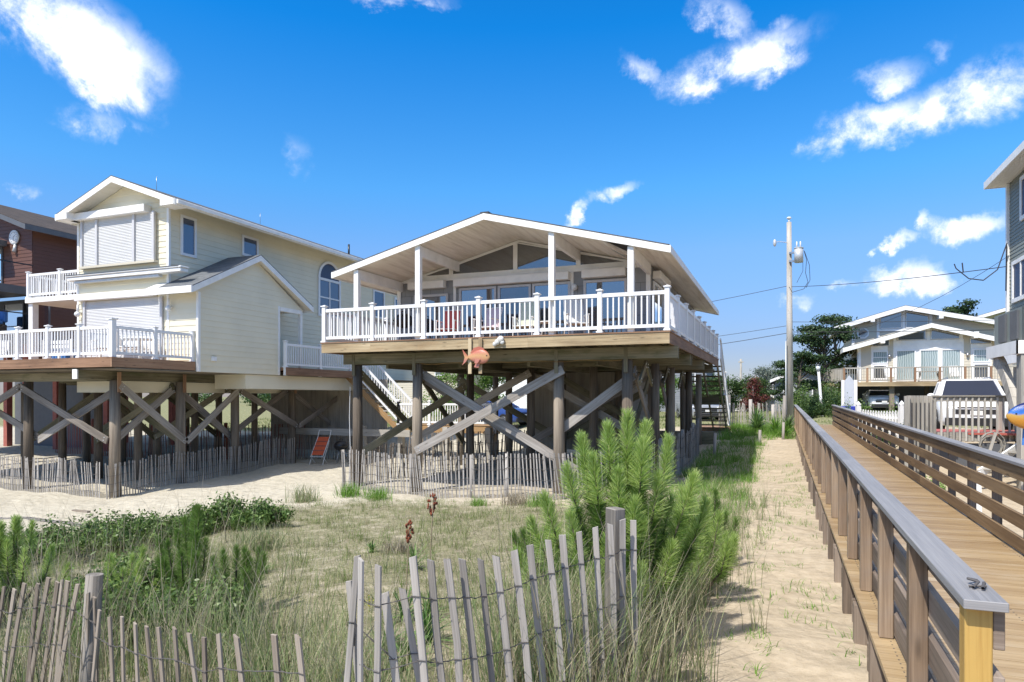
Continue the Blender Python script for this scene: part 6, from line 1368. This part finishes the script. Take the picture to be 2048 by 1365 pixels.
for i, (x, y, rx, h, lb) in enumerate(((-6.9, 5.2, 1.0, .7, 'low dark shrub behind the sagging left fence'), (-5.7, 5.6, .9, .62, 'low dark shrub between the left fence and the open dune'), (-8.0, 6.5, .9, .6, 'low dark shrub left of the middle young pines'))):
    shrub(lb, x, y, rx, rx * .8, h * 1.25, 5200, 'shrub_leaf', .075, 20 + i, lobes=14)

def yucca(label, x, y, r, n=46, mat='yucca_leaf', w=.028, stalk=None, group='yuccas on the dune', name='yucca'):
    z = g(x, y); t = thing(name, label, 'yucca', (x, y, z), group=group); az_ = NR.uniform(0, 2 * np.pi, n); el_ = NR.uniform(.25, 1.45, n)
    L_ = r * NR.uniform(.75, 1.1, n); V, F = blades(np.tile([x, y, z], (n, 1)) + NR.normal(0, .015, (n, 3)) * [1, 1, 0], L_ * np.sin(el_), az_, L_ * np.cos(el_), np.full(n, w), 4, NR.uniform(-.3, .3, n)); fast('leaves', V, F, mat, t)
    if stalk:
        m = MB(); m.path([(x, y, z), (x + .02, y, z + stalk * .5), (x + .06, y, z + stalk)], .006, 6); m.build('flower_stalk', 'straw_stem', t)
        m = MB(); r_ = random.Random(int(stalk * 100))
        for k in range(46): f_ = r_.random(); e_ = .045 * math.sin(math.pi * (f_ * .85 + .1)); m.ball((x + .06 - .03 * f_ + r_.uniform(-e_, e_), y + r_.uniform(-e_, e_), z + stalk + .02 - .24 * f_), .011, .011, .017, n=6, k=4)
        m.build('seed_pods', 'rust_seed', t)
for i, (x, y, r, n, st, lb) in enumerate(((-3.7, 6.3, .42, 50, 1.05, 'yucca with a rust red seed stalk, the left of the two stalks'), (-3.45, 6.35, .34, 40, 1.32, 'yucca with the taller rust red seed stalk behind the foreground pickets'), (-3.0, 5.5, .42, 54, None, 'spiky yucca just left of the foreground pickets, larger one'), (-4.9, 8.6, .42, 50, None, 'bright yucca out on the open dune below the mid fence'), (-2.85, 4.85, .38, 46, None, 'yucca nearest the camera between the foreground pickets'), (-3.3, 5.3, .36, 44, None, 'small spiky yucca left of the larger foreground yucca'), (-7.2, 8.1, .30, 34, None, 'small yucca on the open dune left of centre'), (-6.2, 9.5, .25, 30, None, 'small pale yucca in the middle of the dune'))): yucca(lb, x, y, r, n, stalk=st)
yucca('big yucca clump in front of the old dark fence at the path end', -1.1, 34.8, 1.35, 150, 'yucca_leaf', .07, name='yucca'); yucca('bright yucca right of the big clump at the path end', -.25, 33.2, 1.0, 120, 'bright_leaf', .06); yucca('dark yucca beside the far end of the boardwalk railing', .3, 34.6, .9, 110, 'yucca_leaf', .06)
yucca('bright low leafy clump beside the far boardwalk railing', .12, 31.8, .7, 110, 'bright_leaf', .07)
def tuft(label, x, y, r, h, n, mat='bright_leaf'):
    z = g(x, y); t = thing('grass_tuft', label, 'grass tuft', (x, y, z), group='separate grass tufts'); P = np.column_stack([x + NR.normal(0, r * .35, n), y + NR.normal(0, r * .35, n), np.full(n, z - .02)])
    V, F = blades(P, h * NR.uniform(.5, 1.1, n), NR.uniform(0, 6.28, n), NR.uniform(.1, .6, n) * h, np.full(n, .012), 3); fast('blades', V, F, mat, t)
for x, y, r, h, n, mt, lb in ((-11.7, 14.7, .5, .55, 260, 'dune_grass', 'upright grass tuft alone on the sand left of the mid fence'), (-10.9, 15.6, .55, .42, 320, 'bright_leaf', 'bright green tuft at the left corner of the mid fence'), (-9.9, 15.4, .5, .36, 300, 'bright_leaf', 'second bright green tuft at the foot of the mid fence'), (-6.8, 15.0, .35, .28, 160, 'bright_leaf', 'small green tuft at the foot of the mid fence, in the middle'), (-5.9, 15.2, .5, .42, 240, 'dry_grass', 'brownish tuft in front of the mid fence'), (-5.2, 15.0, .45, .38, 240, 'bright_leaf', 'green tuft in front of the mid fence, nearest the young pine'), (-5.7, 9.6, .4, .3, 260, 'dry_grass', 'round brown twiggy tuft on the open dune'), (-8.4, 9.4, .45, .5, 260, 'dune_grass', 'grey green tuft on the dune right of the bayberry row')): tuft(lb, x, y, r, h, n, mt)

# grasses: nobody could count them
def in_dune(x, y): return (x < -1.0) & (y < 15.5) & (y < 15 + 1.05 * (x + 10.5)) & (y > 1.0) & (x > -26)
def scatter(n, x0, x1, y0, y1, clump, spread, keep):
    c = np.column_stack([NR.uniform(x0, x1, n), NR.uniform(y0, y1, n)]); c = c[keep(c[:, 0], c[:, 1])]
    P = np.repeat(c, clump, 0) + NR.normal(0, spread, (len(c) * clump, 2)); return P
P = scatter(8200, -20, -1, 2.2, 15.5, 9, .05, in_dune); n = len(P)
V1 = blades(G2d(P), NR.uniform(.03, .13, n), NR.uniform(0, 6.28, n), NR.uniform(.02, .08, n), NR.uniform(.003, .006, n), 2)
P = scatter(520, -20, -1, 2.2, 15.5, 26, .09, in_dune); n = len(P)
V2 = blades(G2d(P), NR.uniform(.1, .34, n), NR.uniform(0, 6.28, n), NR.uniform(.04, .2, n), NR.uniform(.004, .009, n), 2)
V, F = join([V1, V2]); o = fast('short_grass', V, F, 'short_grass'); tag(o, 'thin short green grass scattered over the dune crust', 'grass', kind='stuff')
P = scatter(1500, -20, -1, 2.2, 15.5, 12, .12, in_dune); n = len(P)
V, F = blades(G2d(P), NR.uniform(.03, .2, n), NR.uniform(0, 6.28, n), NR.uniform(.05, .22, n), NR.uniform(.003, .006, n), 2); o = fast('dry_litter', V, F, 'dry_grass'); tag(o, 'dry straw coloured grass and litter on the dune', 'dry grass', kind='stuff')
# sparse sprigs on the sand path and beside it
kp = lambda x, y: (np.abs(x - .0) < 1.5)
P = scatter(230, -.9, .6, 4.0, 24, 16, .09, lambda x, y: (NR.random(len(x)) < .6)); n = len(P); V1 = blades(G2d(P), NR.uniform(.02, .13, n), NR.uniform(0, 6.28, n), NR.uniform(.02, .14, n), NR.uniform(.005, .01, n), 2)
P = scatter(330, -2.7, -.75, 11, 30, 34, .14, lambda x, y: x > -99); n = len(P); V2 = blades(G2d(P), NR.uniform(.08, .35, n), NR.uniform(0, 6.28, n), NR.uniform(.05, .2, n), NR.uniform(.006, .012, n), 2)
P = scatter(260, -2.6, .5, 31, 37, 22, .14, lambda x, y: x > -99); n = len(P); V3 = blades(G2d(P), NR.uniform(.08, .4, n), NR.uniform(0, 6.28, n), NR.uniform(.05, .2, n), NR.uniform(.01, .02, n), 2)
V, F = join([V1, V2, V3]); o = fast('path_sprigs', V, F, 'bright_leaf'); tag(o, 'small green sprigs scattered on the sand path', 'sprigs', kind='stuff')
# tall beach grass: dense stands
def stand(cx, cy, sx, sy, nclump, per, h0, h1, b0=.1, b1=.55, sp=.06):
    c = np.column_stack([NR.normal(cx, sx, nclump), NR.normal(cy, sy, nclump)]); P = np.repeat(c, per, 0) + NR.normal(0, sp, (nclump * per, 2)); n = len(P)
    hh = NR.uniform(h0, h1, n); return blades(G2d(P) - np.array([0, 0, .03]), hh, NR.uniform(0, 6.28, n), NR.uniform(b0, b1, n) * hh, NR.uniform(.004, .009, n), 4)
S = [stand(-1.45, 4.3, .28, .4, 34, 22, .5, 1.15), stand(-1.3, 5.2, .22, .5, 40, 22, .4, 1.05), stand(-1.3, 6.7, .25, .9, 60, 22, .35, .95), stand(-1.5, 5.6, .5, .7, 40, 20, .4, 1.0), stand(-1.0, 9.5, .35, 1.6, 60, 20, .3, .8), stand(-1.3, 13.5, .5, 2.2, 60, 20, .25, .7),
     stand(-5.0, 4.2, .9, .4, 62, 16, .4, .95), stand(-3.4, 4.0, .6, .35, 40, 16, .35, .8), stand(-6.8, 4.8, .9, .5, 46, 14, .35, .85), stand(-7.8, 7.6, 1.2, 1.1, 34, 14, .25, .6), stand(-10.5, 8.6, 1.5, 1.0, 40, 14, .25, .65), stand(-2.6, 3.7, .3, .3, 26, 20, .3, .8), stand(-4.6, 5.4, .5, .5, 26, 14, .3, .7)]
V, F = join(S); o = fast('dune_grass', V, F, 'dune_grass'); tag(o, 'tall green and straw beach grass round the foreground fences and pines', 'beach grass', kind='stuff')
S = [stand(-5.6, 4.4, 1.0, .6, 22, 7, 1.1, 1.6, .1, .5), stand(-8.5, 6.0, 1.2, .8, 16, 6, 1.0, 1.5, .1, .5), stand(-1.3, 5.0, .3, .7, 12, 6, 1.2, 1.7, .1, .5), stand(-1.3, 5.6, .25, .9, 70, 9, .35, 1.0, .2, .7), stand(-1.4, 4.2, .25, .35, 30, 9, .3, .9, .2, .7), stand(-3.6, 4.4, .7, .5, 12, 6, .9, 1.4, .1, .5), stand(-1.2, 9, .4, 1.6, 14, 6, .8, 1.3, .1, .6), stand(-11, 9.5, 1.6, 1.0, 26, 5, .8, 1.3, .1, .5)]
V, F = join(S); o = fast('dry_stalks', V, F, 'dry_grass'); tag(o, 'thin bleached grass stalks standing above the beach grass', 'dry stalks', kind='stuff')
# a few single broad reed leaves near the centre fence
P = np.array([[-1.45, 4.0], [-1.4, 4.1], [-1.3, 4.3], [-1.52, 3.95], [-1.2, 4.5], [-1.35, 4.25], [-1.6, 3.9], [-1.1, 4.8], [-1.25, 4.4], [-1.5, 4.2], [-2.7, 3.6], [-3.2, 3.7], [-2.9, 3.5], [-4.2, 4.0]]); n = len(P)
V, F = blades(G2d(P), NR.uniform(.7, 1.2, n), NR.uniform(0, 6.28, n), NR.uniform(.4, .8, n), np.full(n, .022), 7); o = fast('broad_reed_leaves', V, F, 'dune_grass'); tag(o, 'broad arching reed leaves among the centre foreground pickets', 'reeds', kind='stuff')
P = np.array([[-1.9, 3.4], [-3.1, 4.3], [-4.3, 6.5], [-.9, 6.6]]); V, F = blob_leaves([(x, y, g(x, y) + .1, .08, .08, .1) for x, y in P], 40, .03, .014); o = fast('yellow_flowers', V, F, 'yellow_leaf'); tag(o, 'tiny yellow flowering sprigs low in the foreground grass', 'flowers', kind='stuff')

# ================================================================== trees and shrubs beyond
def tree(name, label, x, y, h, r, mat, n=5000, trunk=.16, seed=0, kind='round', leafL=.2, group=None, cat='tree', bmat='bark', z=None, base=.3):
    r_ = random.Random(seed + 900); z = g(x, y) if z is None else z; t = thing(name, label, cat, (x, y, z), group=group); L = []; m = MB(); top = Vector((x + r_.uniform(-.1, .1) * h, y, z + h * .8)); m.cyl((x, y, z - .2), top, trunk, trunk * .35, 9)
    k_ = 16 if kind == 'round' else 22
    for k in range(k_):
        if kind == 'round': a = r_.uniform(0, 6.28); d = r_.uniform(.1, .8) * r; zz = z + h * r_.uniform(base, .92); d *= math.sqrt(max(.1, 1 - ((zz - z) / h - .55) ** 2 * 2.4)); s = r * r_.uniform(.28, .46); L.append((x + d * math.cos(a), y + d * math.sin(a), zz, s, s, s * .75))
        else: a = r_.uniform(0, 6.28); f = r_.uniform(.25, 1); d = r * (1.05 - .7 * f) * r_.uniform(.5, 1.25); s = r * r_.uniform(.22, .36); L.append((x + d * math.cos(a), y + d * math.sin(a), z + h * f * .97, s * 1.2, s * 1.2, s * .42))
        l = L[-1]; m.cyl((x + (top.x - x) * .8 * (l[2] - z) / h, y, z + (l[2] - z) * .75), l[:3], trunk * .28, trunk * .1, 5, caps=False)
    m.build('trunk', bmat, t); V, F = blob_leaves(L, n / k_, leafL, leafL * .55, .3); fast('crown', V, F, mat, t); return t
tree('pine_tree', 'large dark pine with layered branches right of the utility pole', 3.1, 57, 7.4, 3.0, 'dark_pine_leaf', 8500, .22, 1, 'pine', .24, 'trees beyond the boardwalk')
tree('pine_tree', 'dark pine immediately beside the utility pole, lower than its neighbour', .9, 54, 4.6, 2.1, 'dark_pine_leaf', 7000, .16, 2, 'pine', .2, 'trees beyond the boardwalk')
tree('pine_tree', 'dark pine behind the left roof of the beige house', 5.6, 74, 9.3, 3.6, 'dark_pine_leaf', 8000, .22, 3, 'pine', .28, 'trees beyond the boardwalk')
tree('pine_tree', 'pointed dark tree top beside the far grey gable', 17.5, 84, 11.8, 2.6, 'dark_pine_leaf', 5000, .22, 4, 'pine', .3, 'trees beyond the boardwalk')
tree('leafy_tree', 'grey green airy tree left of the utility pole', -1.6, 76, 4.7, 2.4, 'grey_tree_leaf', 5000, .14, 5, 'round', .22, 'trees beyond the boardwalk', bmat='grey_bark')
tree('leafy_tree', 'round green tree right behind the rear stair of the grey house', -4.2, 60, 3.0, 2.4, 'tree_leaf', 7000, .15, 6, 'round', .2, 'trees beyond the boardwalk', base=.15)
tree('leafy_tree', 'dark green tree beneath the small distant utility pole', -6.4, 66, 3.2, 3.0, 'tree_leaf', 7000, .15, 7, 'round', .22, 'trees beyond the boardwalk', base=.15)
tree('leafy_tree', 'low green tree between the distant pole and the red shrub', -2.3, 70, 3.2, 2.2, 'tree_leaf', 6000, .13, 8, 'round', .22, 'trees beyond the boardwalk', base=.15)
tree('red_leaf_shrub', 'dark red leaved shrub above the old fence at the path end', -1.5, 44.5, 2.6, 1.1, 'red_leaf', 3800, .05, 9, 'round', .13, None, 'shrub', 'grey_bark', base=.25)
for i, (x, y, rx, h, lb) in enumerate(((1.2, 47, 1.6, 2.6, 'tall green shrub right behind the utility pole'), (2.7, 47.5, 1.6, 2.3, 'green shrub around the foot of the white lamp post'), (3.6, 45, 1.3, 1.6, 'low green shrub at the right end of the boardwalk opening'), (1.7, 43.6, 1.3, 1.5, 'low green shrub at the end of the boardwalk opening'), (3.1, 50, 1.8, 2.6, 'green shrub below the beige house side deck'))): shrub(lb, x, y, rx, rx, h, 5200, 'tree_leaf' if i % 2 else 'shrub_leaf', .13, 60 + i, 'green_shrub', 'shrub', 'shrubs beyond the boardwalk', 14)
shrub('thin leafy shrub growing in front of the white arbor', 2.75, 32.6, .45, .45, 2.1, 900, 'light_tree_leaf', .09, 80, 'leggy_shrub', 'shrub', 'plants by the picket fence'); shrub('tall straggly yellow green shrub behind the picket fence', 3.0, 29.5, .45, .5, 2.0, 1300, 'light_tree_leaf', .09, 81, 'leggy_shrub', 'shrub', 'plants by the picket fence', 12)
shrub('straggly shrub behind the middle of the picket fence', 3.9, 29.0, .4, .4, 1.8, 900, 'light_tree_leaf', .09, 84, 'leggy_shrub', 'shrub', 'plants by the picket fence', 12)
shrub('dark green bush in front of the middle of the picket fence', 2.95, 24.5, .45, .5, .95, 2600, 'tree_leaf', .09, 82, 'green_shrub', 'shrub', 'plants by the picket fence'); shrub('low bush between the picket fence and the plank screen', 3.9, 25.0, .5, .5, 1.0, 2200, 'tree_leaf', .09, 83, 'green_shrub', 'shrub', 'plants by the picket fence')
shrub('sunlit low greenery below the right boardwalk railing, nearest', 2.95, 14.5, .5, .8, .5, 2200, 'bright_leaf', .07, 85, 'green_shrub', 'shrub', 'plants by the picket fence'); shrub('sunlit low greenery below the right boardwalk railing, farther', 2.9, 17.0, .4, .8, .7, 2000, 'bright_leaf', .07, 86, 'green_shrub', 'shrub', 'plants by the picket fence')
for i, (x, y, h, r, mt, lb) in enumerate(((-19, 44, 4.6, 2.4, 'light_tree_leaf', 'bright green tree seen between the front left pilings of the grey house'), (-15.0, 46, 4.4, 2.4, 'light_tree_leaf', 'bright green tree above the blue car roof under the grey house'), (-24, 47, 4.4, 2.6, 'light_tree_leaf', 'green tree behind the yellow house side stair'), (-12.4, 52, 4.6, 2.6, 'tree_leaf', 'green tree behind the storage room of the grey house'), (-8.4, 50, 3.8, 2.2, 'light_tree_leaf', 'green tree seen between the right pilings of the grey house'), (-31, 46, 4.4, 2.8, 'light_tree_leaf', 'bright green tree seen under the yellow house'), (-38, 50, 4.5, 3.0, 'light_tree_leaf', 'green tree seen under the left part of the yellow house'))): tree('leafy_tree', lb, x, y, h, r, mt, 4200, .14, 30 + i, 'round', .2, 'trees seen between the pilings', base=.12)
V = []; r_ = random.Random(3)
L = [(r_.uniform(-140, 120), r_.uniform(120, 190), -1.5 + r_.uniform(.8, 2.2), r_.uniform(3, 6), r_.uniform(2, 4), r_.uniform(1.5, 2.6)) for _ in range(170)]
V, F = blob_leaves(L, 260, .7, .45, .3); o = fast('far_wood', V, F, 'tree_leaf'); tag(o, 'distant line of dark green woods along the horizon', 'woods', kind='stuff')
P = scatter(4000, -45, 16, 37, 62, 8, .2, lambda x, y: ~((np.abs(x - 5.7) < 1.5) & (y < 30))); n = len(P); V, F = blades(G2d(P), NR.uniform(.05, .22, n), NR.uniform(0, 6.28, n), NR.uniform(.05, .15, n), NR.uniform(.02, .04, n), 2); o = fast('yard_grass', V, F, 'short_grass'); tag(o, 'rough yard grass behind the houses', 'grass', kind='stuff')
for o in bpy.data.objects:
    if o.type == 'MESH' and o.parent is None and 'label' not in o and 'kind' not in o: print('UNTAGGED', o.name)
